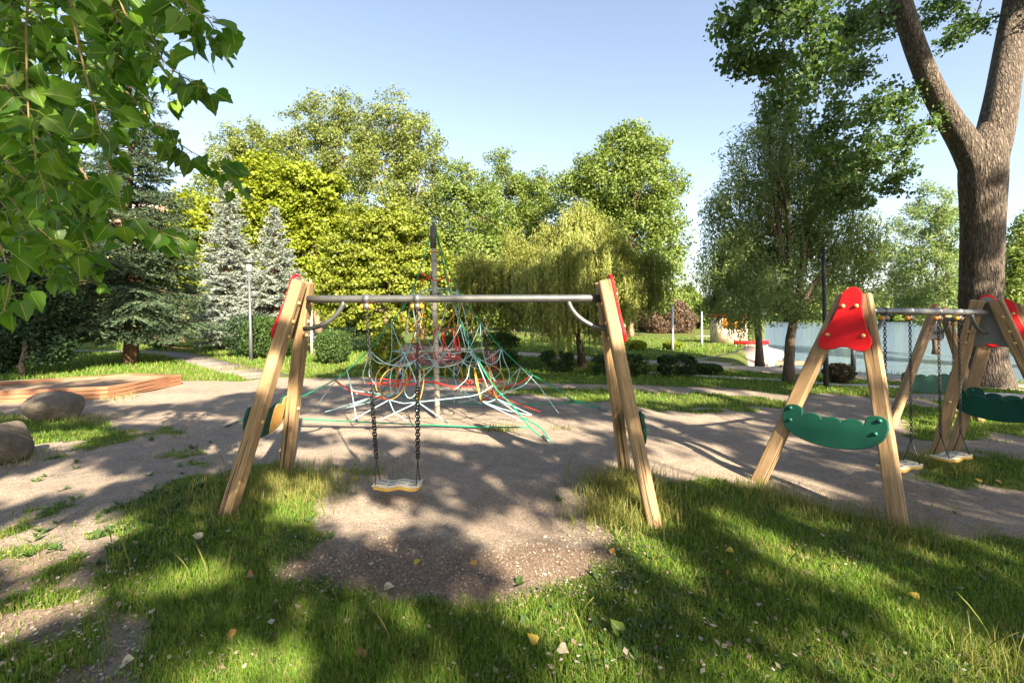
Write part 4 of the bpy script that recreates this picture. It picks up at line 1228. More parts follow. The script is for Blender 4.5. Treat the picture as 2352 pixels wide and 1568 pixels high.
# level 2: blue arches with yellow hanging bows
for k in range(4):
    rope([E(k, 1.88), face(k, .2, 2.02, .9), face(k, .5, 2.1, .75), face(k, .8, 2.02, .9), E(k + 1, 1.88)], 'rblue')
    rope([E(k, 1.72), face(k, .22, 1.52, .9), face(k, .5, 1.40, .72), face(k, .78, 1.52, .9), E(k + 1, 1.72)], 'ryellow')
    rope([E(k, 1.96), face(k, .15, 1.8, .8), face(k, .3, 1.6, .6), face(k, .4, 1.42, .5)], 'ryellow')
    rope([E(k + 1, 1.96), face(k, .85, 1.8, .8), face(k, .7, 1.6, .6), face(k, .6, 1.42, .5)], 'ryellow')
    rope([face(k, .5, 2.1, .75), MX + (mtop - MX) * .68], 'rblue'); clamp(E(k, 1.88)); clamp(E(k, 1.72)); clamp(face(k, .5, 1.4, .72))
def oval(k, uc, zc, c, rz, ru, col, r, tilt=.1, yaw=0):
    p = face(k, uc, zc, c); q = MX + (mtop - MX) * (zc / mtop[2])
    t = E(k + 1, zc) - E(k, zc); t[2] = 0; t /= np.linalg.norm(t)
    o = p - q; o[2] = 0; o /= np.linalg.norm(o); t = t * math.cos(yaw) + o * math.sin(yaw)
    P = [p + t * ru * math.sin(a) * (1 + .12 * math.cos(a)) + np.array([0, 0, rz * math.cos(a)]) - o * tilt * math.cos(a) for a in np.linspace(0, 2 * PI, 24, endpoint=False)]
    hoop(P, col, r); clamp(P[0]); clamp(P[12])
    return P[0], P[12]
# level 3: red ovals hanging round the mast, between the yellow bows and a blue ring
for k in range(4):
    for uc in ((.35,), (.35,), (.5,), (.3, .7))[k]:
        a, b = oval(k, uc, 1.20, .48, .27, .085, 'rred', .0098, .05, rng.normal() * .25)
        rope([a, face(k, uc, 1.55, .6)], 'ryellow', .010); rope([b, face(k, .5, .82, .62)], 'rblue', .008)
# level 4: blue ring at mid height and long crossing ropes
hoop([face(k, u, 1.10 + .02 * math.sin(9 * u + k), .60 + .1 * abs(u - .5)) for k in range(4) for u in np.linspace(0, 1, 8, endpoint=False)], 'rblue')
for k in range(4):
    rope([E(k, 2.12), face(k, .16, 1.75, .86), face(k, .3, 1.42, .72), face(k, .42, 1.12, .6)], 'rblue', .0072); rope([E(k + 1, 2.12), face(k, .84, 1.75, .86), face(k, .7, 1.42, .72), face(k, .58, 1.12, .6)], 'rblue', .0072); clamp(E(k, 2.12))
    rope([E(k, 1.55), face(k, .12, 1.3, .84), face(k, .28, 1.05, .76), face(k, .42, .8, .74), face(k, .5, .62, .74)], 'rblue')
    rope([E(k + 1, 1.55), face(k, .88, 1.3, .84), face(k, .72, 1.05, .76), face(k, .58, .8, .74), face(k, .5, .62, .74)], 'rblue')
    rope([E(k, 1.12), face(k, .16, .92, .86), face(k, .34, .86, .76), face(k, .5, 1.08, .62)], 'rblue')
    rope([E(k + 1, 1.12), face(k, .84, .92, .86), face(k, .66, .86, .76), face(k, .5, 1.08, .62)], 'rblue')
    rope([E(k, 1.12), face(k, .06, .92, .9), face(k, .10, .72, .84), face(k, .2, .55, .72)], 'rwhite')
    rope([E(k + 1, 1.12), face(k, .94, .92, .9), face(k, .9, .72, .84), face(k, .8, .55, .72)], 'rwhite')
    clamp(E(k, 1.55)); clamp(E(k, 1.12)); clamp(face(k, .5, .62, .74))
# level 5: yellow and blue ovals, and the red mat strung between them
for k in range(4):
    lows = []
    for uc, cc in ((.22, .60), (.52, .68), (.8, .60))[:3 if k == 0 else 2]:
        a, b = oval(k, uc, .60, cc, .25, .15, 'ryellow', .0085, .06, rng.normal() * .5); lows.append(b)
    for uc in (.34, .66):
        if (k + (uc > .5)) % 2: oval(k, uc, .64, .50, .27, .17, 'rblue', .0085, .03, rng.normal() * .6)
    zr = .60
    rope([face(k, 0, zr, .66), face(k, .25, zr - .05, .5), face(k, .5, zr + .05, .30), face(k, .75, zr - .03, .5), face(k, 1, zr, .66)], 'rred', .0098)
    if k in (0, 3): rope([face(k, .05, zr + .08, .62), face(k, .35, zr - .04, .42), face(k, .6, zr + .06, .5), face(k, .85, zr - .05, .62)], 'rred', .0098)
    rope([face(k, .5, zr + .05, .30), MX + (0, 0, zr + .08)], 'rgreen', .009)
    # lower skirt: ropes from the ovals out to the base ropes
    bs = lambda u, c: MX + (face(k, u, .2, c) - MX) * np.array([1, 1, 0]) + np.array([0, 0, .1])
    rope([lows[0], (lows[0] + lows[1]) / 2 - (0, 0, .04), lows[1], (lows[1] + lows[-1]) / 2 - (0, 0, .04), lows[-1]], 'rblue', .0085)
    rope([lows[0], bs(.28, .82)], 'rblue', .0095); rope([lows[1], bs(.40, .80)], 'rwhite', .0095)
    rope([lows[1], bs(.58, .80)], 'rblue', .008); rope([lows[-1], bs(.74, .82)], 'rred' if k == 0 else 'rblue', .0095)
    rope([lows[-1], face(k, .93, .50, .8), E(k + 1, .66)], 'rblue', .010); rope([lows[0], face(k, .07, .50, .8), E(k, .66)], 'rred', .011)
    rope([lows[0], (lows[0] + bs(.5, .8)) / 2 - (0, 0, .02), bs(.55, .8)], 'rblue', .008)
# corner bows: from a high clamp on each edge two blue ropes run to the base ropes
for k in (1, 3):
    hi = E(k, .80 if k in (1, 3) else .72)
    b0 = E(k, .20); 
    g0 = b0 * .62 + E(k + 1, .2) * .38; g1 = b0 * .62 + E(k - 1, .2) * .38
    for gq, col in ((g0, 'rwhite'), (g1, 'rblue')):
        gq = gq.copy(); gq[2] = .13
        mid_ = (hi + gq) / 2 + np.array([0, 0, .06]); rope([hi, mid_, gq], col); clamp(gq)
    inn = face(k, .0, .42, .6); rope([hi, (hi + inn) / 2 - np.array([0, 0, .1]), inn], 'rwhite'); clamp(hi)
    # base rope to the next corner
    a = E(k, .16); b = E(k + 1, .16); mid_ = MX + ((a + b) / 2 - MX) * .80; mid_[2] = .08
    q1 = a * .6 + mid_ * .4; q2 = b * .6 + mid_ * .4; q1[2] = .11; q2[2] = .11
    rope([a, q1, mid_, q2, b], 'rgreen', .010, "base_rope", 26)

# ------------------------------------------------------------------ bench, bin
bq = on(G(984, 868)); bq[1] += .1
bench = thing("park_bench", bq, "red brown slatted park bench behind the rope net", "bench")
def slat(c, size, rx, name, m, par):
    mb = MB(); mb.box(bq + np.array(c), size, .03, rx); return mb.build(name, m, par, bevel=.006)
BW = 1.62
sb = MB()
for k in range(5): sb.box(bq + np.array([0, -.22 + .1 * k, .37 + .006 * k]), (BW, .085, .03), .03, .06)
sb.build("seat", M['bench'], bench, bevel=.005)
sb = MB()
for k in range(5): sb.box(bq + np.array([0, .24 + .045 * k, .45 + .078 * k]), (BW, .025, .066), .03, -.5)
sb.build("backrest", M['bench'], bench, bevel=.005)
for sg in (-1, 1):
    mb = MB(); x = sg * (BW / 2 - .08)
    mb.box(bq + np.array([x, -.2, .17]), (.07, .06, .36), 0); mb.box(bq + np.array([x, .2, .17]), (.07, .06, .36), 0)
    mb.box(bq + np.array([x, 0, .345]), (.06, .48, .03), 0); mb.tube([bq + np.array([x, .22, .35]), bq + np.array([x, .47, .80])], .02, 6)
    mb.build("leg", plain("bench_iron", (.10, .10, .105), .5, .3, .1, 10) if sg < 0 else M['dark'], bench)
bn = on(G(1128, 862)); bn[1] += .2
bi = thing("litter_bin", bn, "dark slatted litter bin right of the bench", "bin")
mb = MB()
for a in np.linspace(0, 2 * PI, 18, endpoint=False):
    c = bn + np.array([.17 * math.cos(a), .17 * math.sin(a), .33]); mb.box(c, (.012, .045, .5), a)
mb.build("slatted_body", M['bench'], bi)
mb = MB(); mb.tube([bn + (0, 0, .02), bn + (0, 0, .55)], .155, 18); mb.build("liner", M['dark'], bi)
mb = MB()
for z in (.1, .54): mb.loop([bn + np.array([.185 * math.cos(a), .185 * math.sin(a), z]) for a in np.linspace(0, 2 * PI, 24, endpoint=False)], .012, 6)
mb.build("rim", M['dark'], bi)

# ------------------------------------------------------------------ sandbox
c1 = G(246, 915); c2 = G(411, 884); c3 = np.array([-9.3, 11.1, 0])
dv = (c1 - G(0, 927)) / np.linalg.norm(c1 - G(0, 927))
c0 = c1 - dv * 4.0
c4 = c3 + np.array([-1.6, -1.4, 0]) * 2.4
sbx = thing("sandbox", (c0 + c2) / 2 * (1, 1, 0), "low orange brown wooden sandbox with plank sides", "sandbox")
HB = .25
def wallplanks(a, b, name, th=.07):
    L = np.linalg.norm(b - a); az = math.atan2(b[1] - a[1], b[0] - a[0])
    for k in range(3):
        o = beam("plank", a + np.array([0, 0, HB / 6 + k * HB / 3]), b + np.array([0, 0, HB / 6 + k * HB / 3]), HB / 3 - .008, th, M['sandbox'], sbx, (0, 0, 1), .008)
for a, b in ((c0, c1), (c1, c2), (c2, c3), (c3, c4), (c4, c0)):
    d_ = (b - a) / np.linalg.norm(b - a) * .02
    wallplanks(a - d_, b + d_, "plank")
mb = MB()
ctr = (c0 + c1 + c2 + c3 + c4) / 5; n = 30
ring = []
poly = [c0, c1, c2, c3, c4]
V = []; Q = []; T = []
rings = 9
per = []
for i in range(5):
    for s in np.linspace(0, 1, 12, endpoint=False): per.append(poly[i] * (1 - s) + poly[(i + 1) % 5] * s)
m_ = len(per)
for r_ in np.linspace(1, .08, rings):
    for q in per:
        p_ = ctr + (q - ctr) * r_
        z = .12 + .03 * vnoise(p_[0], p_[1], 1.5) + .05 * vnoise(p_[0], p_[1], .6, 3) + (.03 if r_ > .95 else 0)
        V.append((p_[0], p_[1], z))
for i in range(rings - 1):
    for j in range(m_): Q.append((i * m_ + j, i * m_ + (j + 1) % m_, (i + 1) * m_ + (j + 1) % m_, (i + 1) * m_ + j))
V.append((ctr[0], ctr[1], .16)); L_ = len(V) - 1
for j in range(m_): T.append(((rings - 1) * m_ + j, (rings - 1) * m_ + (j + 1) % m_, L_))
mb.add(V, Q, T); mb.build("sand_fill", M['sand'], sbx, smooth=True)

# ------------------------------------------------------------------ boulders
rk, nt, p = mat("granite_boulder")
v = mapped(nt, (1, 1, 1))
c = ramp(nt, noise(nt, 5, 8, .7, v), [(.3, (.075, .062, .048)), (.55, (.165, .135, .10)), (.75, (.25, .215, .17))])
c = mixc(nt, ramp(nt, noise(nt, 60, 4, .7, v), [(.35, (1, 1, 1)), (.5, (0, 0, 0))]), c, (.09, .085, .08))
c = mixc(nt, ramp(nt, noise(nt, 3.2, 5, .7, v), [(.6, (0, 0, 0)), (.72, (1, 1, 1))]), c, (.15, .14, .05))
nt.links.new(c, p.inputs["Base Color"]); p.inputs["Roughness"].default_value = .9
bump(nt, p, noise(nt, 9, 9, .75, v), 1.0, .06)
def boulder(label, c, size, seed):
    r = np.random.default_rng(seed); bm = bmesh.new()
    bmesh.ops.create_icosphere(bm, subdivisions=4, radius=1)
    ph = r.random((6, 3)) * 6.28; fr_ = r.normal(size=(6, 3)) * 2.0
    cut = r.normal(size=(7, 3)); cut /= np.linalg.norm(cut, axis=1, keepdims=True)
    for vv in bm.verts:
        q = np.array(vv.co); k = 1.0
        for i in range(6): k += .045 * math.sin(fr_[i].dot(q) + ph[i][0])
        for cdir in cut:
            s = q.dot(cdir)
            if s * k > .80: k *= (.80 + (s * k - .80) * .35) / (s * k)
        q = q * k
        vv.co = Vector((q[0] * size[0] / 2, q[1] * size[1] / 2, q[2] * size[2] * .62 + size[2] * .36))
    me = bpy.data.meshes.new("boulder"); bm.to_mesh(me); bm.free()
    for f in me.polygons: f.use_smooth = True
    me.materials.append(rk)
    o = bpy.data.objects.new("boulder", me); o.location = tuple(on(c)); link(o, None, c)
    return tag(o, label, "boulder", "boulders by the sandbox")
boulder("whole rounded boulder in front of the sandbox corner", G(131, 962), (.72, .7, .49), 4)
boulder("nearer dark boulder cut by the left edge", G(6, 1062), (.46, .5, .48), 9)

# ------------------------------------------------------------------ grass
def blades(mb, P, H, Wd, lean=.45):
    n = len(P)
    az = rng.random(n) * 2 * PI; dirv = np.stack([np.cos(az), np.sin(az), np.zeros(n)], 1)
    az2 = rng.random(n) * 2 * PI; sd = np.stack([np.cos(az2), np.sin(az2), np.zeros(n)], 1)
    ln = (np.abs(rng.normal(size=n)) * lean)[:, None]
    H = H[:, None]; Wd = Wd[:, None]
    p1 = P + np.array([0, 0, .55]) * H + dirv * H * ln * .28
    p2 = P + np.array([0, 0, 1.0]) * H * np.clip(1.05 - .35 * ln, .3, 1) + dirv * H * ln
    V = np.stack([P - sd * Wd / 2, P + sd * Wd / 2, p1 - sd * Wd * .42, p1 + sd * Wd * .42, p2 - sd * Wd * .08, p2 + sd * Wd * .08], 1).reshape(-1, 3)
    o = np.arange(n)[:, None] * 6
    Q = np.concatenate([o + np.array([[0, 1, 3, 2]]), o + np.array([[2, 3, 5, 4]])])
    mb.add(V, Q)
def px_ground(n, x0, x1, y0, y1):
    x = rng.uniform(x0, x1, n); y = rng.uniform(y0, y1, n)
    d = CAM_H * F / (y - YH)
    return (x - 1176) / F * d, d
M['grass'] = leaf_mat("grass_blades", [(.08, .18, .018), (.115, .23, .024), (.15, .26, .03), (.10, .21, .02), (.20, .28, .045), (.28, .26, .10), (.085, .185, .026)], .38, .5, k_=.92)
M['drygrass'] = leaf_mat("dry_grass_blades", [(.16, .19, .04), (.22, .22, .07), (.30, .26, .10), (.12, .17, .03)], .35, .5, k_=.92)
rng = np.random.default_rng(61)
mb = MB()
x, y = px_ground(385000, -250, 3050, 1050, 1800)
g = grass_cover(x, y)
dens = .35 + .9 * vnoise(x, y, 2.2, 8)
keep = rng.random(len(x)) < g ** 1.5 * np.clip(dens, 0, 1)
x, y = x[keep], y[keep]
lift = .5 + .9 * vnoise(x, y, 1.6, 4) + .5 * vnoise(x, y, 6, 9)
Hh = .037 * lift * rng.uniform(.6, 1.5, len(x))
Ww = .0022 + .001 * y * rng.uniform(.6, 1.1, len(x))
dry = rng.random(len(x)) < .06 + .5 * sstep(.55, .85, vnoise(x, y, 2.7, 41) * .6 + vnoise(x, y, 8, 42) * .4)
db = MB(); blades(db, np.stack([x, y, gz(x, y) - .004], 1)[dry], Hh[dry] * .85, Ww[dry], .9)
tag(db.build("thatch", M['drygrass']), "dry straw coloured blades mixed into the foreground lawn", "grass", kind='stuff')
x, y, Hh, Ww = x[~dry], y[~dry], Hh[~dry], Ww[~dry]
blades(mb, np.stack([x, y, gz(x, y) - .004], 1), Hh, Ww, .6)
tag(mb.build("lawn_grass", M['grass']), "green lawn grass of the foreground", "grass", kind='stuff')
mb = MB()
x, y = px_ground(200000, -250, 2600, 775, 1050)
g = grass_cover(x, y)
prom = np.ones(len(x), bool)
for (ax_, ay_, bx_, by_, hw_) in ((-14, 30.5, .07, 19.3, .75), (.07, 19.3, 4, 16.3, .75), (4, 16.3, 8.9, 12.95, .75), (8.9, 12.95, 12.1, 10.3, .75), (12.1, 10.3, 24, 1, .75), (-26, 21.5, -16.5, 20.4, .5), (-16.5, 20.4, -13.9, 19, .5), (-13.9, 19, -10.9, 16.1, .5), (-10.9, 16.1, -8.3, 13.7, .5), (-8.3, 13.7, -6.5, 12.2, .5), (3.98, 13, 7.6, 11.1, .1), (7.6, 11.1, 14, 7.4, .1), (13.5, 24, 10.4, 19.5, .85), (10.4, 19.5, 6.4, 15.6, .85), (15.5, 31, 13.5, 24, .85)):
    ex, ey = bx_ - ax_, by_ - ay_
    t_ = np.clip(((x - ax_) * ex + (y - ay_) * ey) / (ex * ex + ey * ey), 0, 1)
    prom &= np.hypot(x - ax_ - t_ * ex, y - ay_ - t_ * ey) > hw_ + .06
keep = (rng.random(len(x)) < g ** 1.5) & (poly_sd(LAKE, x, y) < -1.2) & prom & ~(poly_sd(np.array([q[:2] for q in (c0, c1, c2, c3, c4)]), x, y) > -.06)
x, y = x[keep], y[keep]
Hh = .05 * (.6 + .9 * vnoise(x, y, 1.0, 4)) * rng.uniform(.6, 1.5, len(x)) * np.clip(y / 8, .8, 2.0)
blades(mb, np.stack([x, y, gz(x, y) - .004], 1), Hh, .003 + .0013 * y, .5)
tag(mb.build("grass", M['grass']), "grass of the strips and lawns behind the playground", "grass", kind='stuff')
# long tufts round the posts
mb = MB()
for px_, py_, n, sx, sy, hh in [(655, 1110, 900, .32, .2, .24), (560, 1150, 700, .35, .25, .18), (700, 1130, 600, .2, .2, .22), (1440, 1130, 1300, .22, .2, .30), (1420, 1180, 900, .2, .18, .25), (1500, 1180, 500, .2, .15, .18),
                                (1760, 1125, 600, .25, .15, .16), (1900, 1150, 700, .5, .15, .14), (2070, 1200, 600, .25, .15, .15), (2150, 1045, 700, .2, .2, .2), (2320, 1520, 220, .12, .1, .2), (2200, 1450, 160, .2, .15, .12), (1150, 985, 160, .15, .08, .12), (1130, 988, 100, .1, .06, .1),
                                (200, 965, 250, .2, .2, .16), (10, 1065, 250, .15, .2, .18), (430, 868, 400, .8, .3, .16), (560, 850, 500, 1.2, .4, .18), (250, 918, 160, .3, .2, .16), (60, 965, 300, .4, .2, .15), (850, 1080, 200, .25, .15, .09), (300, 1000, 200, .5, .15, .09), (1290, 985, 60, .12, .05, .08)]:
    c = G(px_, py_); x = c[0] + rng.normal(size=n) * sx; y = c[1] + rng.normal(size=n) * sy
    blades(mb, np.stack([x, y, gz(x, y)], 1), hh * .8 * rng.uniform(.3, 1.25, n), np.full(n, .0024 + .0007 * c[1]), .65)
tag(mb.build("long_grass", M['drygrass']), "longer tufts of grass growing round the swing posts", "grass", kind='stuff')
# seed heads standing out of the lawn
mb = MB()
for px_, py_, h_ in [(525, 1120, .42), (480, 1345, .26), (520, 1340, .24), (440, 1335, .24), (2240, 1530, .32), (2290, 1500, .34), (2330, 1540, .36), (2200, 1560, .3), (2120, 1300, .22), (1990, 1290, .2), (2030, 1300, .22), (1330, 1440, .22), (1360, 1560, .3), (700, 1200, .3), (900, 1500, .2), (260, 1290, .28), (300, 1330, .3), (2310, 1380, .2), (1640, 1420, .2), (1800, 1330, .2)]:
    b = on(G(px_, min(py_, 1560))); az = rng.random() * 6.28; ln = rng.uniform(.1, .5)
    pts = np.array([b + np.array([math.cos(az) * ln * s ** 2 * h_, math.sin(az) * ln * s ** 2 * h_, h_ * s]) for s in np.linspace(0, 1, 7)])
    mb.tube(pts, [.0016] * 4 + [.0035, .0042, .0015], 5)
tag(mb.build("seed_heads", M['drygrass']), "thin grass stalks with pale seed heads rising from the lawn", "grass", kind='stuff')
# low weeds with broad leaves
mb = MB()
for _ in range(620):
    if rng.random() < .45: x, y = px_ground(1, 60, 560, 985, 1300)
    else: x, y = px_ground(1, 300, 2352, 1100, 1560)
    g = grass_cover(x, y)[0]
    if g < .25 and rng.random() < .85: continue
    b = np.array([x[0], y[0], gz(x[0], y[0])]); n = rng.integers(5, 10)
    az = rng.random(n) * 6.28; l = rng.uniform(.03, .085, n)
    a = np.stack([np.cos(az), np.sin(az), rng.uniform(.2, .9, n)], 1); a /= np.linalg.norm(a, axis=1, keepdims=True)
    s = np.stack([-np.sin(az), np.cos(az), np.zeros(n)], 1)
    quads(mb, b + a * l[:, None] * .55, a, s, l, l * .42)
tag(mb.build("weeds", M['hedge']), "low broad leaved weeds in the turf and dirt", "weeds", kind='stuff')
# dry leaf litter
M['litter'] = leaf_mat("dry_litter", [(.30, .24, .17), (.20, .145, .095), (.42, .37, .30), (.26, .19, .12), (.5, .47, .42), (.15, .11, .08)], .15, .7, k_=.92)
mb = MB()
def flakes(n, x0, x1, y0, y1, s0, s1):
    x, y = px_ground(n, x0, x1, y0, y1)
    P = np.stack([x, y, gz(x, y) + .006 + .036 * rng.random(n) * (grass_cover(x, y) > .5)], 1)
    nr = unit(n) * .45 + np.array([0, 0, 1]); nr /= np.linalg.norm(nr, axis=1, keepdims=True)
    a = np.cross(nr, unit(n)); a /= np.linalg.norm(a, axis=1, keepdims=True)
    s = rng.uniform(s0, s1, n) * rng.uniform(.5, 1, n)
    quads(mb, P, a, np.cross(nr, a), s, s * rng.uniform(.4, .9, n))
flakes(3600, 620, 1460, 1215, 1375, .006, .026)
flakes(900, 740, 1400, 1100, 1300, .006, .02)
flakes(800, 0, 2352, 985, 1130, .01, .035)
flakes(1300, -50, 330, 1200, 1568, .008, .035)
flakes(1100, 200, 2352, 1200, 1568, .015, .05)
tag(mb.build("leaf_litter", M['litter']), "dry leaf litter and crumbs scattered on the dirt", "litter", kind='stuff')
mb = MB()
n = 2600; x, y = px_ground(n, 0, 2352, 930, 1340)
k = grass_cover(x, y) < .4; x, y = x[k], y[k]
for xx, yy in zip(x, y):
    r_ = rng.uniform(.003, .008)
    mb.sphere((xx, yy, float(gz(xx, yy)) + r_ * .2), r_, 5, 3, (1, rng.uniform(.7, 1.2), .6))
tag(mb.build("gravel", plain("gravel_grit", (.30, .26, .22), .9, 0, .4, 30)), "loose grit on the bare dirt", "gravel", kind='stuff')

# ------------------------------------------------------------------ large leaves
def leaf_geo(L, W, curl, seed):
    """one poplar leaf in its own frame: x across, y along, z up; returns verts, quads, attribute"""
    r = np.random.default_rng(seed)
    ts = np.array([0, .04, .12, .22, .34, .48, .62, .76, .88, 1.0])
    ws = np.array([.10, .52, .86, 1.0, .94, .78, .58, .36, .16, .0]) * W / 2
    V = []; A = []
    for i, (t, wd) in enumerate(zip(ts, ws)):
        for k, s in enumerate((-1, -.5, 0, .5, 1)):
            e = wd * (1 + (.06 * (-1) ** i + .05 * r.normal()) * (abs(s) == 1))
            back = -.10 * L * abs(s) ** 1.5 * max(0, 1 - t * 4)
            x = s * e; y = t * L + back
            z = -curl[0] * (y / L) ** 2 * L + curl[1] * abs(s) * wd * 1.2 + .03 * L * math.sin(t * 9 + seed) * abs(s) + .012 * L * math.sin(t * 26) * abs(s)
            V.append((x, y, z)); A.append((s * (.2 + .8 * wd / (W / 2)), t))
    Q = [(i * 5 + k, i * 5 + k + 1, i * 5 + 6 + k, i * 5 + 5 + k) for i in range(9) for k in range(4)]
    return np.array(V), np.array(Q), np.array(A)
def big_leaf_mat(name, cols, trans=.48, rough=.42):
    m, nt, p = mat(name)
    g = nd(nt, "ShaderNodeNewGeometry"); k = len(cols)
    c = ramp(nt, g.outputs["Random Per Island"], [((i + .5) / k, cc) for i, cc in enumerate(cols)])
    at = nd(nt, "ShaderNodeAttribute"); at.attribute_name = "lv"
    sp = nd(nt, "ShaderNodeSeparateXYZ"); nt.links.new(at.outputs["Vector"], sp.inputs[0])
    ab = nd(nt, "ShaderNodeMath", operation='ABSOLUTE'); nt.links.new(sp.outputs[0], ab.inputs[0])
    # side veins: stripes slanting from the midrib
    vv = nd(nt, "ShaderNodeMath", operation='MULTIPLY_ADD'); vv.inputs[1].default_value = -.38
    nt.links.new(ab.outputs[0], vv.inputs[0]); nt.links.new(sp.outputs[1], vv.inputs[2])
    ml = nd(nt, "ShaderNodeMath", operation='MULTIPLY'); ml.inputs[1].default_value = 8; nt.links.new(vv.outputs[0], ml.inputs[0])
    frc = nd(nt, "ShaderNodeMath", operation='FRACT'); nt.links.new(ml.outputs[0], frc.inputs[0])
    sv = ramp(nt, frc.outputs[0], [(.0, (1, 1, 1)), (.12, (0, 0, 0))])
    mr = ramp(nt, ab.outputs[0], [(.02, (1, 1, 1)), (.06, (0, 0, 0))])
    c2 = mixc(nt, sv, c, mixc(nt, .45, c, (.26, .32, .09)))
    c2 = mixc(nt, mr, c2, (.30, .34, .10))
    v = mapped(nt, (1, 1, 1)); sn = noise(nt, 26, 4, .7, v)
    c2 = mixc(nt, ramp(nt, sn, [(.70, (0, 0, 0)), (.74, (1, 1, 1))]), c2, (.20, .13, .05))
    nt.links.new(c2, p.inputs["Base Color"]); p.inputs["Roughness"].default_value = rough
    p.inputs["Specular IOR Level"].default_value = .32
    t = nd(nt, "ShaderNodeBsdfTranslucent")
    nt.links.new(mixc(nt, 1.0, c2, (1.5, 1.6, .5), 'MULTIPLY'), t.inputs[0])
    mx = nd(nt, "ShaderNodeMixShader"); mx.inputs[0].default_value = trans
    nt.links.new(p.outputs[0], mx.inputs[1]); nt.links.new(t.outputs[0], mx.inputs[2])
    nt.links.new(mx.outputs[0], nt.nodes["Material Output"].inputs[0])
    return m
M['bigleaf'] = big_leaf_mat("hanging_leaves", [(.05, .14, .012), (.08, .19, .015), (.125, .245, .02), (.065, .155, .018), (.035, .10, .014), (.18, .285, .03), (.10, .22, .018)])
M['twig'] = plain("young_twig", (.25, .17, .085), .7, 0, .2, 40)
M['petiole'] = plain("leaf_stalk", (.24, .28, .06), .6, 0, .2, 40)

rng = np.random.default_rng(71)
shade = thing("poplar_tree", (-4.6, -3.4, 0), "poplar whose leafy branches hang into the top left corner close by", "tree")
TW = [[(70, -80, 1.55), (60, 60, 1.5), (62, 200, 1.45), (68, 300, 1.42), (92, 400, 1.40), (120, 480, 1.4)],
      [(150, -80, 1.6), (176, 90, 1.55), (205, 200, 1.5), (222, 260, 1.45), (245, 360, 1.42), (285, 500, 1.4)],
      [(250, -80, 1.7), (285, 30, 1.65), (330, 90, 1.6), (395, 160, 1.55), (440, 190, 1.5), (478, 202, 1.48)],
      [(320, -60, 1.5), (385, 30, 1.45), (430, 65, 1.42), (480, 90, 1.4), (522, 108, 1.38)],
      [(380, -60, 1.4), (430, 10, 1.38), (480, 45, 1.36), (495, 75, 1.35)],
      [(200, 120, 2.1), (290, 210, 2.05), (360, 290, 2.0), (440, 350, 1.95), (510, 385, 1.9), (542, 425, 1.88)],
      [(-30, 120, 1.7), (60, 270, 1.65), (130, 400, 1.6), (185, 520, 1.5), (210, 580, 1.45)],
      [(180, 380, 1.7), (250, 490, 1.65), (330, 520, 1.6), (400, 545, 1.55)],
      [(-60, 480, 1.5), (0, 560, 1.45), (25, 640, 1.42), (8, 720, 1.4)],
      [(-20, 400, 1.9), (60, 500, 1.8), (130, 560, 1.75), (160, 600, 1.7)],
      [(20, -60, 2.1), (20, 100, 2.1), (10, 300, 2.05), (40, 430, 2.0)],
      [(120, -60, 2.2), (130, 60, 2.2), (150, 200, 2.15), (140, 330, 2.1)],
      [(220, -60, 2.3), (250, 80, 2.3), (290, 170, 2.2), (300, 300, 2.15)],
      [(300, -60, 2.2), (330, 60, 2.2), (370, 120, 2.1), (390, 230, 2.1)],
      [(-40, 200, 2.2), (80, 320, 2.2), (150, 390, 2.1), (230, 440, 2.1)]]
for k in range(22):
    x0 = rng.uniform(-60, 380); d = rng.uniform(1.9, 3.2); ln = rng.uniform(150, 420) * (1 - x0 / 600)
    TW.append([(x0, -90, d), (x0 + rng.uniform(-20, 40), -90 + ln * .4, d), (x0 + rng.uniform(-20, 70), -90 + ln * .75, d), (x0 + rng.uniform(-20, 90), -60 + ln, d)])
for k in range(13):
    x0 = rng.uniform(-60, 60); d = rng.uniform(1.7, 2.4); y0 = rng.uniform(80, 500)
    TW.append([(x0, y0, d), (x0 + 50, y0 + 60, d), (x0 + 110, y0 + 110, d), (x0 + 150, y0 + 190, d)])
tall_anchor = U(120, -650, 1.5)
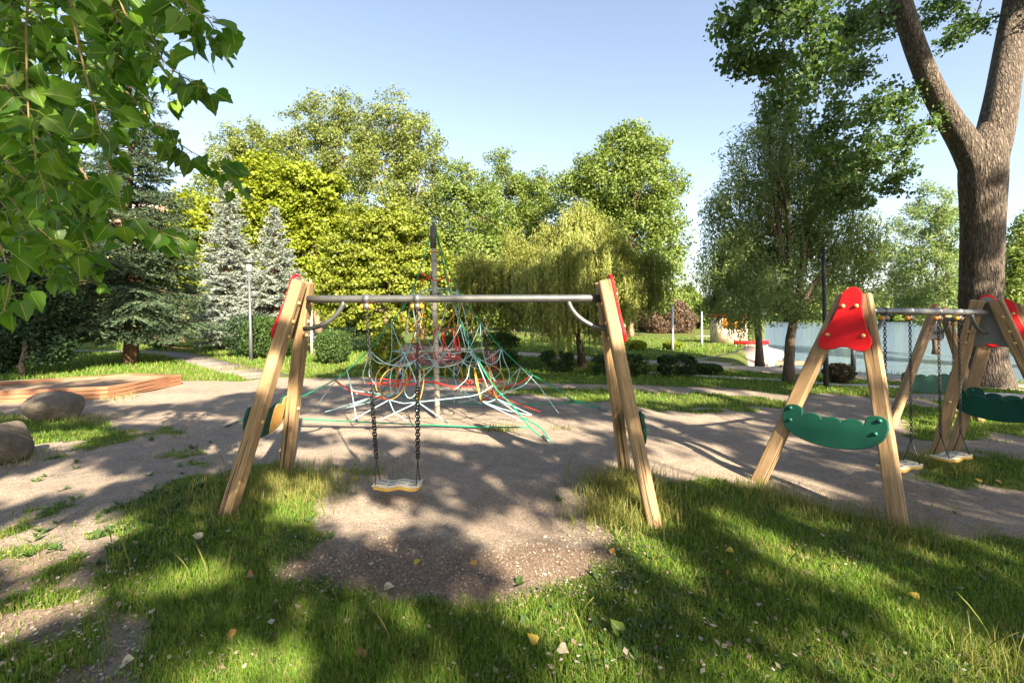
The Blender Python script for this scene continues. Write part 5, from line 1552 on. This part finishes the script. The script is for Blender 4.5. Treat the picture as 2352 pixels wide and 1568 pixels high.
for ti, tw in enumerate(TW):
    P = smooth_curve([U(*q) for q in tw], 40)
    tb = MB(); lb = MB(); pb_ = MB()
    r_ = .0042 if ti < 10 else .0035
    tb.tube(P, np.linspace(r_, r_ * .35, 40), 6)
    L = np.r_[0, np.cumsum(np.linalg.norm(np.diff(P, axis=0), axis=1))]
    n = max(5, int(L[-1] / (.0165 if ti < 10 else .0155)))
    for q in range(n + 2):
        s = L[-1] * min(1, (q + rng.random() * .6) / n)
        if q < 2 and ti in (5, 7): continue
        p0 = np.array([np.interp(s, L, P[:, c]) for c in range(3)])
        az = rng.random() * 2 * PI; pl = rng.uniform(.03, .065)
        od = np.array([math.cos(az), .8 * math.sin(az), rng.uniform(-.5, .35)]); od /= np.linalg.norm(od)
        e = p0 + od * pl + np.array([0, 0, -.012])
        pb_.tube([p0, (p0 + e) / 2 + np.array([0, 0, .006]), e], .0011, 4, cap=False)
        ya = od * .55 + np.array([rng.normal() * .25, rng.normal() * .2, -.75 + .45 * rng.normal()]); ya /= np.linalg.norm(ya)
        nr = np.array([rng.normal() * .75, -.75 + rng.normal() * .7, .55 + rng.normal() * .45]); nr = nr - ya * nr.dot(ya); nr /= np.linalg.norm(nr)
        xa = np.cross(ya, nr)
        sz = .036 + .046 * rng.random() ** .8 * (1 if q < n else .7)
        V, Q, A = leaf_geo(sz, sz * rng.uniform(.82, 1.0), (rng.uniform(-.15, .6), rng.uniform(-.1, .55)), int(rng.integers(1e6)))
        lb.add(e + V @ np.stack([xa, ya, nr]), Q, None, A)
    br_ = tb.build("hanging_branch", M['twig'], shade, smooth=True)
    lb.build("leaves", M['bigleaf'], br_, smooth=True)
    pb_.build("leaf_stalks", M['petiole'], br_)

# unseen crowns behind the viewpoint; clumps and gaps shaped to lay out shade
LIT = [  # (px x, px y, half width px, half height px, openness)
    (180, 905, 330, 26, .3), (420, 900, 150, 24, .8), (300, 960, 300, 9, .5), (90, 1015, 130, 22, .6), (1010, 975, 300, 24, .95), (1180, 1005, 200, 14, .8), (700, 975, 120, 18, .7), (760, 1040, 120, 10, .85), (560, 1030, 140, 7, .5),
    (100, 1110, 170, 22, .85), (90, 1250, 130, 45, .85), (120, 1400, 110, 60, .55), (440, 1318, 75, 26, .95), (590, 1548, 120, 40, .95), (560, 1190, 60, 14, .4), (690, 1150, 60, 34, .7),
    (890, 1190, 130, 17, .92), (800, 1165, 60, 10, .7), (1260, 1285, 130, 46, 1.0), (1180, 1205, 120, 10, .6), (1330, 1200, 90, 14, .7), (1440, 1170, 60, 60, .75), (1500, 1190, 30, 40, .8),
    (1560, 1060, 160, 11, .9), (1650, 1090, 140, 9, .85), (1780, 1075, 110, 7, .8), (1600, 1020, 160, 7, .6), (1560, 950, 180, 10, .8), (1420, 975, 140, 8, .6), (1900, 1000, 130, 6, .5), (1960, 1110, 90, 9, .7),
    (1500, 912, 330, 7, .75), (1900, 895, 120, 6, .7), (1700, 905, 120, 8, .6), (1860, 1285, 110, 22, .9), (1960, 1330, 80, 24, .85), (2185, 1488, 160, 48, .95), (2300, 1550, 120, 50, .95), (1340, 1535, 120, 20, .6), (1560, 1300, 60, 16, .5),
    (2120, 960, 120, 14, .6), (2300, 950, 120, 12, .5), (2240, 1175, 120, 9, .4), (620, 880, 200, 8, .6), (1000, 895, 240, 7, .35)]
LITG = []
for (px_, py_, hw, hh, op) in LIT:
    c = G(px_, py_); lo = G(px_, py_ + hh); hi = G(px_, py_ - hh)
    LITG.append((c[0], c[1], hw / F * c[1], max(.12, (hi[1] - lo[1]) / 2), op))
rng = np.random.default_rng(81)
NC = 22000
gx_ = rng.uniform(-18, 11, NC); gy_ = rng.uniform(.2, 19.5, NC)
ymax = np.interp(gx_, [-18, -13.3, -12.8, -6.8, -5.4, -4.6, -3.3, -1.7, -.1, 2.0, 4.0, 12], [18.5, 18.5, 10.2, 10.2, 11, 18.9, 18.9, 17.6, 16.6, 15.2, 13.8, 13.6])
ok = gy_ < ymax + rng.normal(size=NC) * .35
op = np.zeros(NC)
for (cx, cy, rx, ry, o_) in LITG:
    q = ((gx_ - cx) / (rx + .08)) ** 2 + ((gy_ - cy) / (ry + .19)) ** 2
    op = np.maximum(op, o_ * np.clip(1.45 - q, 0, 1))
nz = vnoise(gx_, gy_ * .8, 1.3, 11) * .6 + vnoise(gx_, gy_, 3.1, 12) * .4
ok &= ~(op > .12 + .5 * nz)
ok &= ~((vnoise(gx_, gy_ * .7, 1.7, 15) > .89) & (rng.random(NC) < .75))
TG_ = np.stack([gx_, gy_, np.zeros(NC)], 1)[ok]
# more unseen clumps, placed to throw patchy shade on the right hand trees
NB = 7000
T2 = np.stack([rng.uniform(5.3, 14, NB), rng.uniform(9, 12.5, NB), rng.uniform(.5, 10.5, NB)], 1)
u1 = T2[:, 0] + .315 * T2[:, 1]; v1 = T2[:, 2] + .62 * T2[:, 1]
ok2 = vnoise(u1, v1, .9, 21) * .6 + vnoise(u1, v1, 2.3, 22) * .4 > .50 - .12 * (T2[:, 2] > 4.5) + .13 * (T2[:, 0] > 9.8)
px2 = T2[:, 0] + SH[0] * COT * T2[:, 2]; py2 = T2[:, 1] + SH[1] * COT * T2[:, 2]
ok2 &= ~((px2 > 4.2) & (px2 < 9.5) & (py2 > 17.2) & (py2 < 25))
TG_ = np.vstack([TG_, T2[ok2]])
per_m = COT * SH[1]
dz = np.maximum(4.6 - TG_[:, 2], (TG_[:, 1] + 1.2) / per_m) + rng.random(len(TG_)) * 3.0
fr_ = TG_[:, 1] > 11.8
fr_ &= (TG_[:, 0] > -5.4) & (TG_[:, 2] < .1)
yc = np.minimum(rng.uniform(.2, 5.2, len(TG_)), (TG_[:, 1] / per_m - 2.5) / (.69 + 1 / per_m) - .3)
dz = np.where(fr_, (TG_[:, 1] - yc) / per_m, dz)
CC = TG_ + np.stack([-SH[0] * COT * dz, -SH[1] * COT * dz, dz], 1)
k = 14
off = unit(len(CC) * k) * (rng.random(len(CC) * k) ** .5)[:, None] * .17
P = np.repeat(CC, k, 0) + off
def which(q): return np.where(q[:, 0] < .4, 0, np.where(q[:, 0] < 8.5, 1, 2))
wp = which(P); wc = which(CC)
for j, (tname, base, lab) in enumerate(((shade, WL[shade.name], ""), (None, np.array([9.6, -5.6, 0]), "unseen poplar behind the viewpoint, its crown shaped to shade the lawn"), (None, np.array([11.5, -3.6, 0]), "unseen poplar right behind the viewpoint, its crown shaped to shade the lakeside trees"))):
    t = tname or thing("poplar_tree", base, lab, "tree")
    mb = MB(); leaves(mb, P[wp == j], .135, .11, .3); mb.build("crown", M['shadeleaf'], t)
    tb = MB()
    cc = CC[wc == j]
    tb.tube(bend(base - (0, 0, .2), base + np.array([0, -1.5, 9]), 10, 0), np.linspace(.42, .2, 10), 14)
    tb.tube(bend(base + np.array([0, -1.5, 9]), base + np.array([.3, -3.2, 14]), 8, 0), np.linspace(.2, .06, 8), 10)
    for i in rng.choice(len(cc), 26, replace=False):
        e = cc[i]; h = base + np.array([0, -1.2 - e[2] * .05, min(13, e[2] * .72)])
        if abs(e[0] - h[0]) > 9: continue
        tb.tube(bend(h, e, 7, .05), np.linspace(.03, .008, 7), 5)
    if tname is not None:
        for tw in TW[::3]:
            tb.tube(bend(base + np.array([.2, .3, 5.2]), U(*tw[0]), 9, .15), np.linspace(.03, .0045, 9), 6)
    tb.build("trunk", M['barkbig'], t, smooth=True)

# single fallen leaves that stand out
rng = np.random.default_rng(91)
M['yleaf'] = big_leaf_mat("yellow_leaf", [(.38, .27, .035), (.42, .31, .05)], .25, .5)
M['oleaf'] = big_leaf_mat("orange_leaf", [(.45, .20, .04), (.42, .23, .06)], .2, .5)
M['gleaf'] = big_leaf_mat("green_leaf", [(.14, .22, .03), (.16, .24, .035)], .35, .4)
M['pleaf'] = big_leaf_mat("pale_leaf", [(.52, .47, .38), (.46, .38, .28)], .2, .6)
M['bleaf'] = big_leaf_mat("brown_leaf", [(.24, .11, .05), (.28, .14, .06)], .2, .6)
for lab, px_, py_, m_, sz in [
    ("large fresh yellow green leaf standing in the front grass", 1412, 1455, 'gleaf', .10), ("yellow leaf curled in the front grass left of the green one", 1222, 1476, 'yleaf', .07), ("orange leaf at the dirt edge by the right post", 1408, 1276, 'oleaf', .06),
    ("bright yellow leaf on dirt left of the swing seat", 818, 1100, 'yleaf', .07), ("yellow leaf in the grass under the green panelled swing", 2096, 1362, 'yleaf', .07), ("orange leaf on dirt before the bare hollow", 1090, 1290, 'oleaf', .06),
    ("yellow leaf on the litter at the front of the dirt", 960, 1292, 'yleaf', .06), ("brown leaf half sunk in the left lawn grass", 575, 1332, 'bleaf', .08), ("pale tan leaf lying in the front lawn at the middle", 1295, 1508, 'pleaf', .08),
    ("pale leaf at the lower left on bare soil", 298, 1532, 'pleaf', .08), ("rusty brown leaf in the right hand lawn", 1668, 1336, 'bleaf', .07), ("tan leaf in the lawn left of the yellow pair", 1532, 1300, 'pleaf', .07),
    ("yellow leaf in the lawn between the two right hand frames' legs", 1675, 1274, 'yleaf', .06), ("yellow leaf near the second swing seat at right", 2246, 1083, 'yleaf', .07), ("orange leaf near the right edge on dark weeds", 2292, 1086, 'oleaf', .07),
    ("whitish curled leaf at the front edge of the dirt", 895, 1350, 'pleaf', .07), ("orange leaf in the left front grass", 530, 1480, 'oleaf', .06), ("dark brown leaf standing in the lower left grass", 825, 1525, 'bleaf', .09), ("pale leaf in the left lawn near the post", 452, 1243, 'pleaf', .08)]:
    b = on(G(px_, py_)); g_ = grass_cover(b[0], b[1])
    b = b + np.array([0, 0, .012 + .035 * float(g_)])
    sz *= .85
    V, Q, A = leaf_geo(sz, sz * .85, (rng.uniform(-.3, .4), rng.uniform(.1, .5)), int(rng.integers(1e6)))
    ya = np.array([rng.normal(), rng.normal() * .5, rng.uniform(.1, .6)]); ya /= np.linalg.norm(ya)
    nr = np.array([rng.normal() * .2, -.65, 1.0]); nr = nr - ya * nr.dot(ya); nr /= np.linalg.norm(nr); xa = np.cross(ya, nr)
    mb = MB(); mb.add(b + (V - [0, sz / 2, 0]) @ np.stack([xa, ya, nr]), Q, None, A)
    tag(mb.build("fallen_leaf", M[m_], smooth=True), lab, "leaf", "fallen leaves")
